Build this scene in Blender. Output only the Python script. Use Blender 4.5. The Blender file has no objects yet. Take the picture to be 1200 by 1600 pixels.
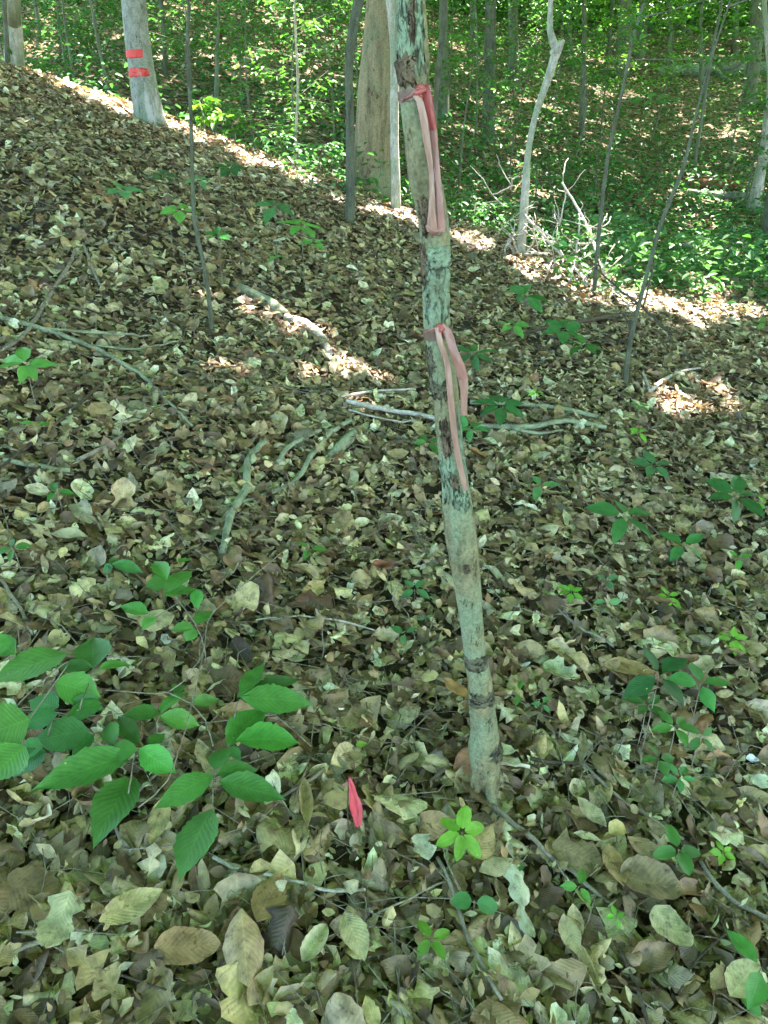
import bpy, math, random
import numpy as np
rng = np.random.default_rng(11)
random.seed(5)
R = math.radians
PI = math.pi
sc = bpy.context.scene
COL = sc.collection

# ------------------------------------------------------------------ camera
CAM = np.array([0.0, 0.0, 1.55])
PITCH = R(30.0)
F = 1209.0                                # focal length in photo pixels (1200 x 1600)
cd = bpy.data.cameras.new('camera')
cam = bpy.data.objects.new('camera', cd)
COL.objects.link(cam)
cam.location = CAM
cam.rotation_euler = (R(90) - PITCH, 0, 0)
cd.sensor_fit = 'VERTICAL'
cd.sensor_height = 24
cd.lens = 24 * F / 1600
cd.clip_start = 0.05
cd.clip_end = 600
sc.camera = cam

# ------------------------------------------------------------------ light
SUN_EL, SUN_AZ = R(60), R(35)             # azimuth from +Y towards +X
S = np.array([math.sin(SUN_AZ) * math.cos(SUN_EL), math.cos(SUN_AZ) * math.cos(SUN_EL), math.sin(SUN_EL)])
w = bpy.data.worlds.new('World')
sc.world = w
w.use_nodes = True
nt = w.node_tree
bg = nt.nodes['Background']
sky = nt.nodes.new('ShaderNodeTexSky')
sky.sky_type = 'NISHITA'
sky.sun_disc = False
sky.sun_elevation = SUN_EL
sky.sun_rotation = SUN_AZ
sky.air_density = 1.0
sky.dust_density = 2.0
nt.links.new(sky.outputs[0], bg.inputs[0])
bg.inputs[1].default_value = 0.15
ld = bpy.data.lights.new('sun', 'SUN')
ld.energy = 5.0
ld.angle = R(0.5)
ld.color = (1.0, 0.86, 0.87)
sun = bpy.data.objects.new('sun', ld)
COL.objects.link(sun)
from mathutils import Vector
sun.rotation_euler = Vector(S).to_track_quat('Z', 'Y').to_euler()
vs = sc.view_settings
vs.view_transform = 'Standard'
vs.look = 'None'
vs.gamma = 1
vs.use_curve_mapping = False
vs.exposure = 3.6

# ------------------------------------------------------------------ terrain
def _hash(i, j, s):
    n = (i * 374761393 + j * 668265263 + s * 974634777) & 0xffffffff
    n = ((n ^ (n >> 13)) * 1274126177) & 0xffffffff
    return ((n ^ (n >> 16)) & 0xffff) / 65535.0

def vnoise(x, y, s=0):
    x = np.asarray(x, float); y = np.asarray(y, float)
    xi = np.floor(x).astype(np.int64); yi = np.floor(y).astype(np.int64)
    fx = x - xi; fy = y - yi
    fx = fx * fx * (3 - 2 * fx); fy = fy * fy * (3 - 2 * fy)
    a = _hash(xi, yi, s); b = _hash(xi + 1, yi, s); c = _hash(xi, yi + 1, s); d = _hash(xi + 1, yi + 1, s)
    return (a * (1 - fx) + b * fx) * (1 - fy) + (c * (1 - fx) + d * fx) * fy

def softplus(v, k):
    return np.logaddexp(0, v / k) * k

def height(x, y):
    x = np.asarray(x, float); y = np.asarray(y, float)
    A = 1.7
    slope = np.where(x < 0, A * np.tanh(-x * 0.33 / A), -1.1 * np.tanh(x * (0.17 + 0.004 * np.clip(y, 0, 8)) / 1.1))
    yr = np.clip(y, -6, 12)
    near = slope * np.clip(0.72 + 0.04 * yr, 0.5, 1.05) + 0.052 * (yr - 1.2)
    yc = 8.0 + 0.25 * np.clip(-x, -2, 6)
    d = y - yc
    near = near - 0.42 * softplus(d - 0.6, 0.35)
    y0 = 10 + np.where(x > 0, np.clip(1.5 * x, 0, 12), np.clip(0.8 * x, -5, 0))
    rise = 0.19 * softplus(y - y0, 1.5)
    cap = 6.5 + 3.0 / (1 + np.exp((x - 0.0) / 2.5))
    rise = cap * np.tanh(rise / cap)
    far = -0.95 + rise
    k = 0.25
    h = np.logaddexp(near / k, far / k) * k
    h = h + 0.10 * (vnoise(x * 0.5, y * 0.5, 3) - 0.5) * np.clip(np.hypot(x, y) / 6, 0.25, 2)
    h = h + 0.05 * (vnoise(x * 1.7, y * 1.7, 4) - 0.5)
    return h

def hgt(x, y):
    return float(height(x, y))

def normal(x, y):
    e = 0.12
    gx = (height(x + e, y) - height(x - e, y)) / (2 * e)
    gy = (height(x, y + e) - height(x, y - e)) / (2 * e)
    n = np.stack([-gx, -gy, np.ones_like(gx)], -1)
    return n / np.linalg.norm(n, axis=-1, keepdims=True)

CP, SP = math.cos(PITCH), math.sin(PITCH)
def ray(px, py):
    u = (px - 600) / F; v = (800 - py) / F
    return np.array([u, CP + v * SP, -SP + v * CP])
def P(px, py, Y):                          # photo direction -> point at distance Y in front of the camera
    d = ray(px, py)
    return CAM + d * (Y / d[1])
def G(px, py, lift=0.0):                   # photo direction -> point on the ground
    d = ray(px, py)
    t = 0.6
    for _ in range(6000):
        p = CAM + d * t
        if p[2] <= hgt(p[0], p[1]) + lift:
            return p
        t += 0.01 + 0.002 * t
        if t > 90: break
    return p
def proj(V):
    d = V - CAM
    dep = d[..., 1] * CP - d[..., 2] * SP
    up = d[..., 1] * SP + d[..., 2] * CP
    dep = np.where(dep > 0.05, dep, 1e-3)
    return 600 + F * d[..., 0] / dep, 800 - F * up / dep, dep
def depth_of(p):
    d = p - CAM
    return d[1] * CP - d[2] * SP

# ------------------------------------------------------------------ materials
def new_mat(name):
    m = bpy.data.materials.new(name)
    m.use_nodes = True
    n = m.node_tree.nodes; l = m.node_tree.links
    return m, n, l, n['Principled BSDF'], n['Material Output']

def ramp(n, stops):
    r = n.new('ShaderNodeValToRGB')
    e = r.color_ramp.elements
    while len(e) > 1: e.remove(e[-1])
    e[0].position = stops[0][0]; e[0].color = (*stops[0][1], 1)
    for p, c in stops[1:]:
        x = e.new(p); x.color = (*c, 1)
    return r

def noise(n, l, scale, detail=4, rough=0.6, vec=None, stretch=None):
    t = n.new('ShaderNodeTexNoise'); t.inputs['Scale'].default_value = scale
    t.inputs['Detail'].default_value = detail; t.inputs['Roughness'].default_value = rough
    if vec is None:
        tc = n.new('ShaderNodeTexCoord'); vec = tc.outputs['Object']
    if stretch:
        mp = n.new('ShaderNodeMapping'); mp.inputs['Scale'].default_value = stretch
        l.new(vec, mp.inputs['Vector']); vec = mp.outputs[0]
    l.new(vec, t.inputs['Vector'])
    return t

def mixc(n, l, fac, a, b, mode='MIX'):
    x = n.new('ShaderNodeMix'); x.data_type = 'RGBA'; x.blend_type = mode
    for sock, val in ((x.inputs[0], fac), (x.inputs[6], a), (x.inputs[7], b)):
        if isinstance(val, (int, float)): sock.default_value = val
        elif isinstance(val, tuple): sock.default_value = (*val, 1)
        else: l.new(val, sock)
    return x.outputs[2]

def mth(n, l, op, a, b=0.0):
    x = n.new('ShaderNodeMath'); x.operation = op
    for i, v in enumerate((a, b)):
        if isinstance(v, (int, float)): x.inputs[i].default_value = v
        else: l.new(v, x.inputs[i])
    return x.outputs[0]

def leaf_mat(name, transl, rough, spec, blotch, veins=True, spots=False, tcol=None, decay=False, vb=0.5):
    """leaf with side veins from its own UV (u along the blade, v across)"""
    m, n, l, b, o = new_mat(name)
    at = n.new('ShaderNodeAttribute'); at.attribute_name = 'tone'
    col = at.outputs['Color']
    tn = noise(n, l, 38, 3, 0.6)
    r = ramp(n, [(0.3, (1 - blotch,) * 3), (0.55, (1, 1, 1)), (0.75, (1 + blotch * 0.5,) * 3)])
    l.new(tn.outputs[0], r.inputs[0])
    col = mixc(n, l, 1.0, col, r.outputs[0], 'MULTIPLY')
    if veins:
        uv = n.new('ShaderNodeUVMap')
        sx = n.new('ShaderNodeSeparateXYZ'); l.new(uv.outputs[0], sx.inputs[0])
        av = mth(n, l, 'ABSOLUTE', sx.outputs[1])
        ph = mth(n, l, 'SUBTRACT', mth(n, l, 'MULTIPLY', sx.outputs[0], 12.0), mth(n, l, 'MULTIPLY', av, 3.2))
        fr = mth(n, l, 'FRACT', ph)
        tri = mth(n, l, 'ABSOLUTE', mth(n, l, 'SUBTRACT', fr, 0.5))       # 0 at the vein
        vein = n.new('ShaderNodeMapRange'); vein.inputs[1].default_value = 0.0; vein.inputs[2].default_value = 0.12
        vein.inputs[3].default_value = 1.0; vein.inputs[4].default_value = 0.0
        l.new(tri, vein.inputs[0])
        mid = n.new('ShaderNodeMapRange'); mid.inputs[1].default_value = 0.02; mid.inputs[2].default_value = 0.07
        mid.inputs[3].default_value = 1.0; mid.inputs[4].default_value = 0.0
        l.new(av, mid.inputs[0])
        vv = mth(n, l, 'MAXIMUM', vein.outputs[0], mid.outputs[0])
        dk = mixc(n, l, mth(n, l, 'MULTIPLY', vv, 0.5), col, (1.45, 1.4, 1.3), 'MULTIPLY')
        col = dk
        bp = n.new('ShaderNodeBump'); bp.inputs['Strength'].default_value = vb; bp.inputs['Distance'].default_value = 0.002
        l.new(mth(n, l, 'ADD', tri, mth(n, l, 'MULTIPLY', tn.outputs[0], 0.5)), bp.inputs['Height'])
        l.new(bp.outputs[0], b.inputs['Normal'])
    if spots:
        vo = n.new('ShaderNodeTexVoronoi'); vo.inputs['Scale'].default_value = 34
        tc = n.new('ShaderNodeTexCoord'); l.new(tc.outputs['Object'], vo.inputs['Vector'])
        mr = n.new('ShaderNodeMapRange'); mr.inputs[1].default_value = 0.05; mr.inputs[2].default_value = 0.085
        mr.inputs[3].default_value = 1.0; mr.inputs[4].default_value = 0.0
        l.new(vo.outputs['Distance'], mr.inputs[0])
        sel = mth(n, l, 'GREATER_THAN', noise(n, l, 9, 1).outputs[0], 0.5)
        col = mixc(n, l, mth(n, l, 'MULTIPLY', mr.outputs[0], sel), col, (0.45, 0.5, 0.16))
    if decay:
        dn = noise(n, l, 55, 5, 0.75)
        rd = ramp(n, [(0.33, (0.30, 0.22, 0.16)), (0.43, (1, 1, 1))])
        l.new(dn.outputs[0], rd.inputs[0])
        col = mixc(n, l, 0.85, col, rd.outputs[0], 'MULTIPLY')
    l.new(col, b.inputs['Base Color'])
    b.inputs['Roughness'].default_value = rough
    b.inputs['Specular IOR Level'].default_value = spec
    if transl > 0:
        tr = n.new('ShaderNodeBsdfTranslucent')
        l.new(mixc(n, l, 1.0, col, tcol or (1.6, 1.7, 0.9), 'MULTIPLY'), tr.inputs[0])
        mx = n.new('ShaderNodeMixShader'); mx.inputs[0].default_value = transl
        l.new(b.outputs[0], mx.inputs[1]); l.new(tr.outputs[0], mx.inputs[2])
        l.new(mx.outputs[0], o.inputs[0])
    return m

M = {}
M['litter'] = leaf_mat('dry_leaf', 0.15, 0.5, 0.5, 0.5, tcol=(1.2, 1.0, 0.7), decay=True, vb=0.5)
M['litter_far'] = leaf_mat('dry_leaf_far', 0.0, 0.8, 0.15, 0.3, veins=False)
M['green'] = leaf_mat('green_leaf', 0.40, 0.42, 0.45, 0.22, spots=True, vb=0.42)
M['foliage'] = leaf_mat('foliage', 0.30, 0.5, 0.3, 0.2, veins=False)
M['canopy'] = leaf_mat('unseen_canopy_leaf', 0.5, 0.55, 0.2, 0.15, veins=False, tcol=(2.3, 2.1, 1.35))

def bark(name, base, dark, lichen=None, lich_amt=0.5, sc_=9.0, stretch=(1, 1, 0.25), bump=0.6, pale=None, cracks=False):
    m, n, l, b, o = new_mat(name)
    a = noise(n, l, sc_ * 3, 6, 0.7, stretch=stretch)
    r = ramp(n, [(0.32, dark), (0.52, base), (0.72, tuple(min(1, c * 1.35) for c in base))])
    l.new(a.outputs[0], r.inputs[0])
    col = r.outputs[0]
    f = noise(n, l, sc_ * 14, 3, 0.7)
    rf = ramp(n, [(0.35, (0.72,) * 3), (0.6, (1.12,) * 3)])
    l.new(f.outputs[0], rf.inputs[0])
    col = mixc(n, l, 1.0, col, rf.outputs[0], 'MULTIPLY')
    if lichen:
        q = noise(n, l, sc_ * 0.55, 5, 0.72, stretch=(1, 1, 0.6))
        rq = ramp(n, [(1 - lich_amt - 0.06, (0, 0, 0)), (1 - lich_amt + 0.06, (1, 1, 1))])
        l.new(q.outputs[0], rq.inputs[0])
        col = mixc(n, l, mth(n, l, 'MULTIPLY', rq.outputs[0], 0.8), col, mixc(n, l, 1.0, lichen, rf.outputs[0], 'MULTIPLY'))
    if pale:
        q = noise(n, l, sc_ * 0.8, 4, 0.75, stretch=(1, 1, 0.35))
        q.inputs['W' if False else 'Scale'].default_value = sc_ * 0.9
        rq = ramp(n, [(0.54, (0, 0, 0)), (0.62, (1, 1, 1))])
        l.new(q.outputs[0], rq.inputs[0])
        col = mixc(n, l, rq.outputs[0], col, pale)
    if cracks:
        ck = noise(n, l, sc_ * 5, 6, 0.8, stretch=(1, 1, 0.3))
        rk = ramp(n, [(0.36, (0.28, 0.25, 0.2)), (0.43, (1, 1, 1))])
        l.new(ck.outputs[0], rk.inputs[0])
        col = mixc(n, l, 1.0, col, rk.outputs[0], 'MULTIPLY')
    l.new(col, b.inputs['Base Color'])
    b.inputs['Roughness'].default_value = 0.88
    b.inputs['Specular IOR Level'].default_value = 0.2
    bp = n.new('ShaderNodeBump'); bp.inputs['Strength'].default_value = bump; bp.inputs['Distance'].default_value = 0.008
    l.new(mth(n, l, 'ADD', a.outputs[0], mth(n, l, 'MULTIPLY', f.outputs[0], 0.35)), bp.inputs['Height'])
    l.new(bp.outputs[0], b.inputs['Normal'])
    return m

M['bark_main'] = bark('bark_main', (0.22, 0.20, 0.105), (0.085, 0.08, 0.04), lichen=(0.22, 0.28, 0.165), lich_amt=0.49, stretch=(1, 1, 0.5), bump=1.0, cracks=True, sc_=11)
M['bark_lichen'] = bark('bark_lichen', (0.205, 0.275, 0.175), (0.16, 0.19, 0.115), lichen=(0.25, 0.31, 0.20), lich_amt=0.45, stretch=(1, 1, 0.7))
M['bark_scar'] = bark('bark_scar', (0.15, 0.115, 0.07), (0.05, 0.038, 0.024), stretch=(1, 1, 0.3), bump=1)
M['bark_band'] = bark('bark_band', (0.13, 0.125, 0.075), (0.04, 0.04, 0.026), sc_=14, stretch=(1, 1, 1.5))
M['bark_brown'] = bark('bark_brown', (0.22, 0.19, 0.105), (0.09, 0.08, 0.045), lichen=(0.16, 0.20, 0.105), lich_amt=0.45, sc_=5, stretch=(1, 1, 0.16), bump=1.0, cracks=True)
M['bark_grey'] = bark('bark_grey', (0.26, 0.27, 0.22), (0.13, 0.14, 0.10), lichen=(0.19, 0.26, 0.17), lich_amt=0.5, sc_=5, stretch=(1, 1, 0.5), bump=0.6, cracks=True, pale=(0.40, 0.39, 0.36))
M['bark_pale'] = bark('bark_pale', (0.40, 0.385, 0.31), (0.15, 0.155, 0.11), lichen=(0.20, 0.26, 0.155), lich_amt=0.5, sc_=8, stretch=(1, 1, 0.3), bump=0.6)
M['bark_dark'] = bark('bark_dark', (0.10, 0.11, 0.07), (0.04, 0.045, 0.03), lichen=(0.14, 0.19, 0.12), lich_amt=0.42, sc_=7)
M['bark_mid'] = bark('bark_mid', (0.13, 0.14, 0.09), (0.055, 0.06, 0.036), lichen=(0.14, 0.20, 0.12), lich_amt=0.48, sc_=6)
M['stick'] = bark('stick', (0.26, 0.23, 0.17), (0.11, 0.09, 0.06), sc_=14, stretch=(1, 1, 1), lichen=(0.29, 0.27, 0.20), lich_amt=0.40)
M['stick_moss'] = bark('stick_moss', (0.20, 0.22, 0.14), (0.09, 0.09, 0.05), sc_=12, stretch=(1, 1, 1), lichen=(0.33, 0.37, 0.23), lich_amt=0.50)
M['stick_pale'] = bark('stick_pale', (0.46, 0.43, 0.36), (0.25, 0.22, 0.17), sc_=12, stretch=(1, 1, 1))
M['stick_dark'] = bark('stick_dark', (0.10, 0.08, 0.055), (0.04, 0.03, 0.02), sc_=12, stretch=(1, 1, 1))
M['log_far'] = bark('log_far', (0.17, 0.18, 0.14), (0.07, 0.075, 0.055), sc_=4, stretch=(1, 1, 1), lichen=(0.2, 0.27, 0.18), lich_amt=0.45)
M['log_red'] = bark('log_red', (0.20, 0.10, 0.05), (0.08, 0.04, 0.02), sc_=4, stretch=(1, 1, 1))

def ribbon_mat(name, c, c2, transl=0.25):
    m, n, l, b, o = new_mat(name)
    a = noise(n, l, 26, 4, 0.65, stretch=(1, 1, 0.3))
    r = ramp(n, [(0.35, c2), (0.62, c)])
    l.new(a.outputs[0], r.inputs[0])
    l.new(r.outputs[0], b.inputs['Base Color'])
    b.inputs['Roughness'].default_value = 0.3
    bp = n.new('ShaderNodeBump'); bp.inputs['Strength'].default_value = 0.4; bp.inputs['Distance'].default_value = 0.003
    l.new(noise(n, l, 60, 3, 0.6, stretch=(1, 1, 0.15)).outputs[0], bp.inputs['Height']); l.new(bp.outputs[0], b.inputs['Normal'])
    tr = n.new('ShaderNodeBsdfTranslucent'); l.new(r.outputs[0], tr.inputs[0])
    mx = n.new('ShaderNodeMixShader'); mx.inputs[0].default_value = transl
    l.new(b.outputs[0], mx.inputs[1]); l.new(tr.outputs[0], mx.inputs[2]); l.new(mx.outputs[0], o.inputs[0])
    return m
M['rib_pale'] = ribbon_mat('ribbon_faded', (0.58, 0.36, 0.27), (0.42, 0.23, 0.165))
M['rib_mid'] = ribbon_mat('ribbon_mid', (0.50, 0.26, 0.20), (0.36, 0.16, 0.12))
M['rib_red'] = ribbon_mat('ribbon_red', (0.50, 0.12, 0.10), (0.34, 0.07, 0.06))
M['rib_brown'] = ribbon_mat('ribbon_wrap', (0.22, 0.15, 0.11), (0.13, 0.09, 0.065))
M['flag'] = ribbon_mat('flag_pink', (0.92, 0.20, 0.22), (0.86, 0.11, 0.13), 0.3)

def paint_mat():
    m, n, l, b, o = new_mat('red_paint')
    a = noise(n, l, 16, 5, 0.7, stretch=(1, 1, 0.35))
    r = ramp(n, [(0.34, (0.40, 0.25, 0.21)), (0.43, (0.62, 0.055, 0.04)), (0.75, (0.62, 0.03, 0.03))])
    l.new(a.outputs[0], r.inputs[0]); l.new(r.outputs[0], b.inputs['Base Color'])
    b.inputs['Roughness'].default_value = 0.6
    return m
M['paint'] = paint_mat()

def ground_mat():
    m, n, l, b, o = new_mat('forest_floor')
    geo = n.new('ShaderNodeNewGeometry')
    pos = geo.outputs['Position']
    w1 = noise(n, l, 9, 3, 0.6, vec=pos)
    warp = mixc(n, l, 0.06, pos, w1.outputs['Color'], 'ADD')
    vo = n.new('ShaderNodeTexVoronoi'); vo.inputs['Scale'].default_value = 15
    l.new(warp, vo.inputs['Vector'])
    sx = n.new('ShaderNodeSeparateColor'); l.new(vo.outputs['Color'], sx.inputs[0])
    rl = ramp(n, [(0.0, (0.035, 0.025, 0.015)), (0.3, (0.08, 0.06, 0.035)), (0.55, (0.15, 0.12, 0.07)), (0.8, (0.22, 0.17, 0.10)), (1.0, (0.32, 0.29, 0.19))])
    l.new(sx.outputs[0], rl.inputs[0])
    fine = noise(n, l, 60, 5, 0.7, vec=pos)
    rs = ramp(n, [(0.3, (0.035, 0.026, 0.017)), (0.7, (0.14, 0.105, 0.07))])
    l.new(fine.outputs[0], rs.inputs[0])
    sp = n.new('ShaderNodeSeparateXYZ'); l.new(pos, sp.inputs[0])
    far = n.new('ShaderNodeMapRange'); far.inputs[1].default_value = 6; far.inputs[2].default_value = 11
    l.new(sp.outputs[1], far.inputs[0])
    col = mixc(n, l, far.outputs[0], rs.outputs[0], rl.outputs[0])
    l.new(col, b.inputs['Base Color'])
    b.inputs['Roughness'].default_value = 0.95
    b.inputs['Specular IOR Level'].default_value = 0.1
    bp = n.new('ShaderNodeBump'); bp.inputs['Strength'].default_value = 0.8; bp.inputs['Distance'].default_value = 0.03
    l.new(mth(n, l, 'ADD', vo.outputs['Distance'], fine.outputs[0]), bp.inputs['Height'])
    l.new(bp.outputs[0], b.inputs['Normal'])
    return m
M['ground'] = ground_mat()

# ------------------------------------------------------------------ mesh helpers
class MB:
    """collects vertices, faces, uv and leaf tone; build() links ONE mesh object"""
    def __init__(self):
        self.v = []; self.f = []; self.uv = []; self.t = []; self.n = 0
    def add(self, V, faces, uv=None, tone=None):
        V = np.asarray(V, float).reshape(-1, 3)
        self.v.append(V)
        for f in faces:
            f = np.asarray(f, np.int64)
            if f.size: self.f.append(f + self.n)
        self.uv.append(np.zeros((len(V), 2)) if uv is None else np.asarray(uv, float).reshape(-1, 2))
        self.t.append(np.ones((len(V), 3)) if tone is None else np.broadcast_to(np.asarray(tone, float), (len(V), 3)) if np.ndim(tone) == 1 else tone)
        self.n += len(V)
    def build(self, name, mat, parent=None, smooth=True, label=None):
        V = np.concatenate(self.v)
        off = np.zeros(3)
        if parent is not None: off = np.array(parent.get('_o', (0, 0, 0)))
        me = bpy.data.meshes.new(name)
        me.vertices.add(len(V)); me.vertices.foreach_set('co', (V - off).ravel())
        loops = np.concatenate([f.ravel() for f in self.f])
        tot = np.concatenate([np.full(len(f), f.shape[1]) for f in self.f])
        st = np.concatenate([[0], np.cumsum(tot)[:-1]])
        me.loops.add(len(loops)); me.loops.foreach_set('vertex_index', loops.astype(np.int32))
        me.polygons.add(len(tot)); me.polygons.foreach_set('loop_start', st.astype(np.int32)); me.polygons.foreach_set('loop_total', tot.astype(np.int32))
        me.update(calc_edges=True)
        uv = np.concatenate(self.uv)
        ul = me.uv_layers.new(name='UVMap'); ul.data.foreach_set('uv', uv[loops].ravel())
        t = np.concatenate(self.t)
        ca = me.color_attributes.new('tone', 'FLOAT_COLOR', 'POINT')
        ca.data.foreach_set('color', np.concatenate([t, np.ones((len(t), 1))], 1).ravel())
        if smooth: me.polygons.foreach_set('use_smooth', np.ones(len(tot), bool))
        me.materials.append(mat)
        o = bpy.data.objects.new(name, me)
        COL.objects.link(o)
        if parent is not None: o.parent = parent
        if label: o['label'] = label
        return o

def tag(o, label, cat, group=None, kind=None):
    if label: o['label'] = label
    if cat: o['category'] = cat
    if group: o['group'] = group
    if kind: o['kind'] = kind
    return o

ROOTS = []
def thing(name, loc, label, cat, group=None):
    o = bpy.data.objects.new(name, None)
    COL.objects.link(o)
    o.location = tuple(loc); o['_o'] = [float(c) for c in loc]
    o.empty_display_size = 0.1
    ROOTS.append(o)
    return tag(o, label, cat, group)

def resample(pts, rad, step):
    pts = np.asarray(pts, float); rad = np.asarray(rad, float)
    if len(pts) > 2:                                   # Catmull-Rom
        P0 = np.vstack([2 * pts[0] - pts[1], pts, 2 * pts[-1] - pts[-2]])
        R0 = np.concatenate([[rad[0]], rad, [rad[-1]]])
        outp = []; outr = []
        for i in range(1, len(P0) - 2):
            L = np.linalg.norm(P0[i + 1] - P0[i]); k = max(1, int(L / step))
            for j in range(k):
                t = j / k
                a, b, c, d = P0[i - 1], P0[i], P0[i + 1], P0[i + 2]
                outp.append(0.5 * ((2 * b) + (-a + c) * t + (2 * a - 5 * b + 4 * c - d) * t * t + (-a + 3 * b - 3 * c + d) * t ** 3))
                outr.append(R0[i] * (1 - t) + R0[i + 1] * t)
        outp.append(pts[-1]); outr.append(rad[-1])
        return np.array(outp), np.array(outr)
    L = np.linalg.norm(pts[1] - pts[0]); k = max(1, int(L / step))
    t = np.linspace(0, 1, k + 1)[:, None]
    return pts[0] * (1 - t) + pts[1] * t, rad[0] * (1 - t[:, 0]) + rad[1] * t[:, 0]

def tbump(th, s, seed, amp):
    return 1 + amp * (0.6 * np.sin(2 * th + seed + s * 2.3) + 0.5 * np.sin(3 * th - seed * 2 + s * 5.1) + 0.5 * (vnoise(np.cos(th) * 2 + seed * 7, s * 9 + np.sin(th) * 2, 5) - 0.5) * 2 + 0.55 * (vnoise(np.cos(th) * 3.5 + 9 + seed * 3, s * 45 + np.sin(th) * 3.5, 6) - 0.5) * 2)

def frames(pts):
    T = np.gradient(pts, axis=0); T /= np.linalg.norm(T, axis=1, keepdims=True) + 1e-12
    ref = np.array([0, -1.0, 0]) if abs(T[:, 1]).mean() < 0.8 else np.array([0, 0, 1.0])
    A = ref - T * (T @ ref)[:, None]; A /= np.linalg.norm(A, axis=1, keepdims=True) + 1e-12
    B = np.cross(T, A)
    return T, A, B

def tube(mb, pts, rad, sides=8, step=0.05, amp=0.04, seed=0.0, jit=0.0, cap=True, smooth_pts=True):
    if np.ndim(rad) == 0: rad = [rad] * len(pts)
    p, r = resample(pts, rad, step)
    if jit: p = p + rng.normal(0, jit, p.shape) * np.linspace(0.2, 1, len(p))[:, None]
    T, A, B = frames(p)
    s = np.concatenate([[0], np.cumsum(np.linalg.norm(np.diff(p, axis=0), axis=1))])
    th = np.linspace(0, 2 * PI, sides, endpoint=False)
    TH, SS = np.meshgrid(th, s)
    rr = r[:, None] * tbump(TH, SS, seed, amp)
    V = p[:, None] + A[:, None] * (rr * np.cos(TH))[..., None] + B[:, None] * (rr * np.sin(TH))[..., None]
    n = len(p); idx = np.arange(n * sides).reshape(n, sides)
    a = idx[:-1]; b = np.roll(idx, -1, 1)[:-1]; c = np.roll(idx, -1, 1)[1:]; d = idx[1:]
    Q = np.stack([a, b, c, d], -1).reshape(-1, 4)
    fs = [Q]
    VV = V.reshape(-1, 3)
    if cap:
        VV = np.vstack([VV, p[0], p[-1]])
        c0, c1 = n * sides, n * sides + 1
        nx = np.roll(np.arange(sides), -1)
        fs.append(np.stack([nx, np.arange(sides), np.full(sides, c0)], -1))
        fs.append(np.stack([idx[-1], idx[-1][nx], np.full(sides, c1)], -1))
    uv = None
    mb.add(VV, fs, uv)
    return p, r, s

# ------------------------------------------------------------------ leaf batches
US = {}
def outline(kind, u):
    tab = {
        'beech': ([0, .04, .12, .25, .42, .58, .74, .88, .96, 1], [.02, .10, .26, .42, .5, .49, .38, .20, .07, .0]),
        'long': ([0, .05, .15, .3, .5, .7, .85, .95, 1], [.02, .08, .26, .44, .5, .42, .25, .09, 0]),
        'point': ([0, .05, .14, .26, .42, .58, .74, .86, .93, .97, 1], [.02, .12, .30, .44, .5, .45, .29, .14, .06, .025, 0]),
        'round': ([0, .05, .15, .3, .5, .7, .88, .96, 1], [.05, .22, .4, .49, .5, .44, .27, .13, .03]),
        'frag': ([0, .1, .3, .6, .8, 1], [.15, .38, .5, .45, .36, .12]),
        'tulip': ([0, .05, .12, .2, .32, .42, .55, .7, .82, .9, 1], [.04, .3, .46, .5, .33, .30, .46, .5, .36, .28, .05]),
    }
    if kind == 'oak':
        env = np.interp(u, *tab['beech'])
        return env * (0.62 + 0.42 * np.cos(2 * PI * (u * 3.6 - 0.1))) + 0.02
    return np.interp(u, *tab[kind])
KINDS = ['beech', 'long', 'round', 'frag', 'tulip', 'oak', 'point']

def leaf_batch(N, kinds, L, ratio, bend, cup, wr, jag, nu, nv, petiole=0.0):
    """returns V (N, nu*nv, 3) local (x across, y along, z up), quads, uv"""
    u = np.linspace(0, 1, nu)
    s = np.linspace(-1, 1, nv)
    W = np.stack([outline(k, u) for k in KINDS])[kinds]                # N, nu
    W = W[:, :, None] * np.ones((1, 1, nv))
    side = (s > 0).astype(int)
    jn = rng.uniform(-1, 1, (N, nu, 2))
    saw = np.where(np.arange(nu) % 2 == 0, 1, -1)[None, :, None] * 0.5
    J = 1 + jag[:, None, None] * (jn * 0.8 + saw * 0.5)
    W = W * J[:, :, side]
    W = W * L[:, None, None] * ratio[:, None, None]
    c = np.where(np.abs(cup) < 0.02, 0.02, cup)[:, None, None]
    x = W * np.sin(c * s[None, None]) / c
    zc = W * (1 - np.cos(c * s[None, None])) / c
    b = np.where(np.abs(bend) < 0.02, 0.02, bend)[:, None]
    a = b * (u[None] - 0.4)
    Y = L[:, None] * np.sin(a) / b; Z = L[:, None] * (1 - np.cos(a)) / b
    ph = rng.uniform(0, 6.28, (N, 3))
    wv = np.sin(u[None, :, None] * 7 + ph[:, 0, None, None] + s[None, None] * 2.0 * np.cos(ph[:, 1, None, None])) * 0.6 + np.sin(u[None, :, None] * 15 + ph[:, 2, None, None] - s[None, None] * 3) * 0.3
    z = zc * np.cos(a)[:, :, None] + Z[:, :, None] + wv * (wr * L)[:, None, None] * (0.3 + np.abs(s))[None, None]
    y = Y[:, :, None] - zc * np.sin(a)[:, :, None] * 0.5 + 0 * x
    V = np.stack([x, y, z], -1).reshape(N, nu * nv, 3)
    idx = np.arange(nu * nv).reshape(nu, nv)
    q = np.stack([idx[:-1, :-1], idx[:-1, 1:], idx[1:, 1:], idx[1:, :-1]], -1).reshape(-1, 4)
    uv = np.stack(np.meshgrid(u, s, indexing='ij'), -1).reshape(-1, 2)
    return V, q, uv

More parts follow.
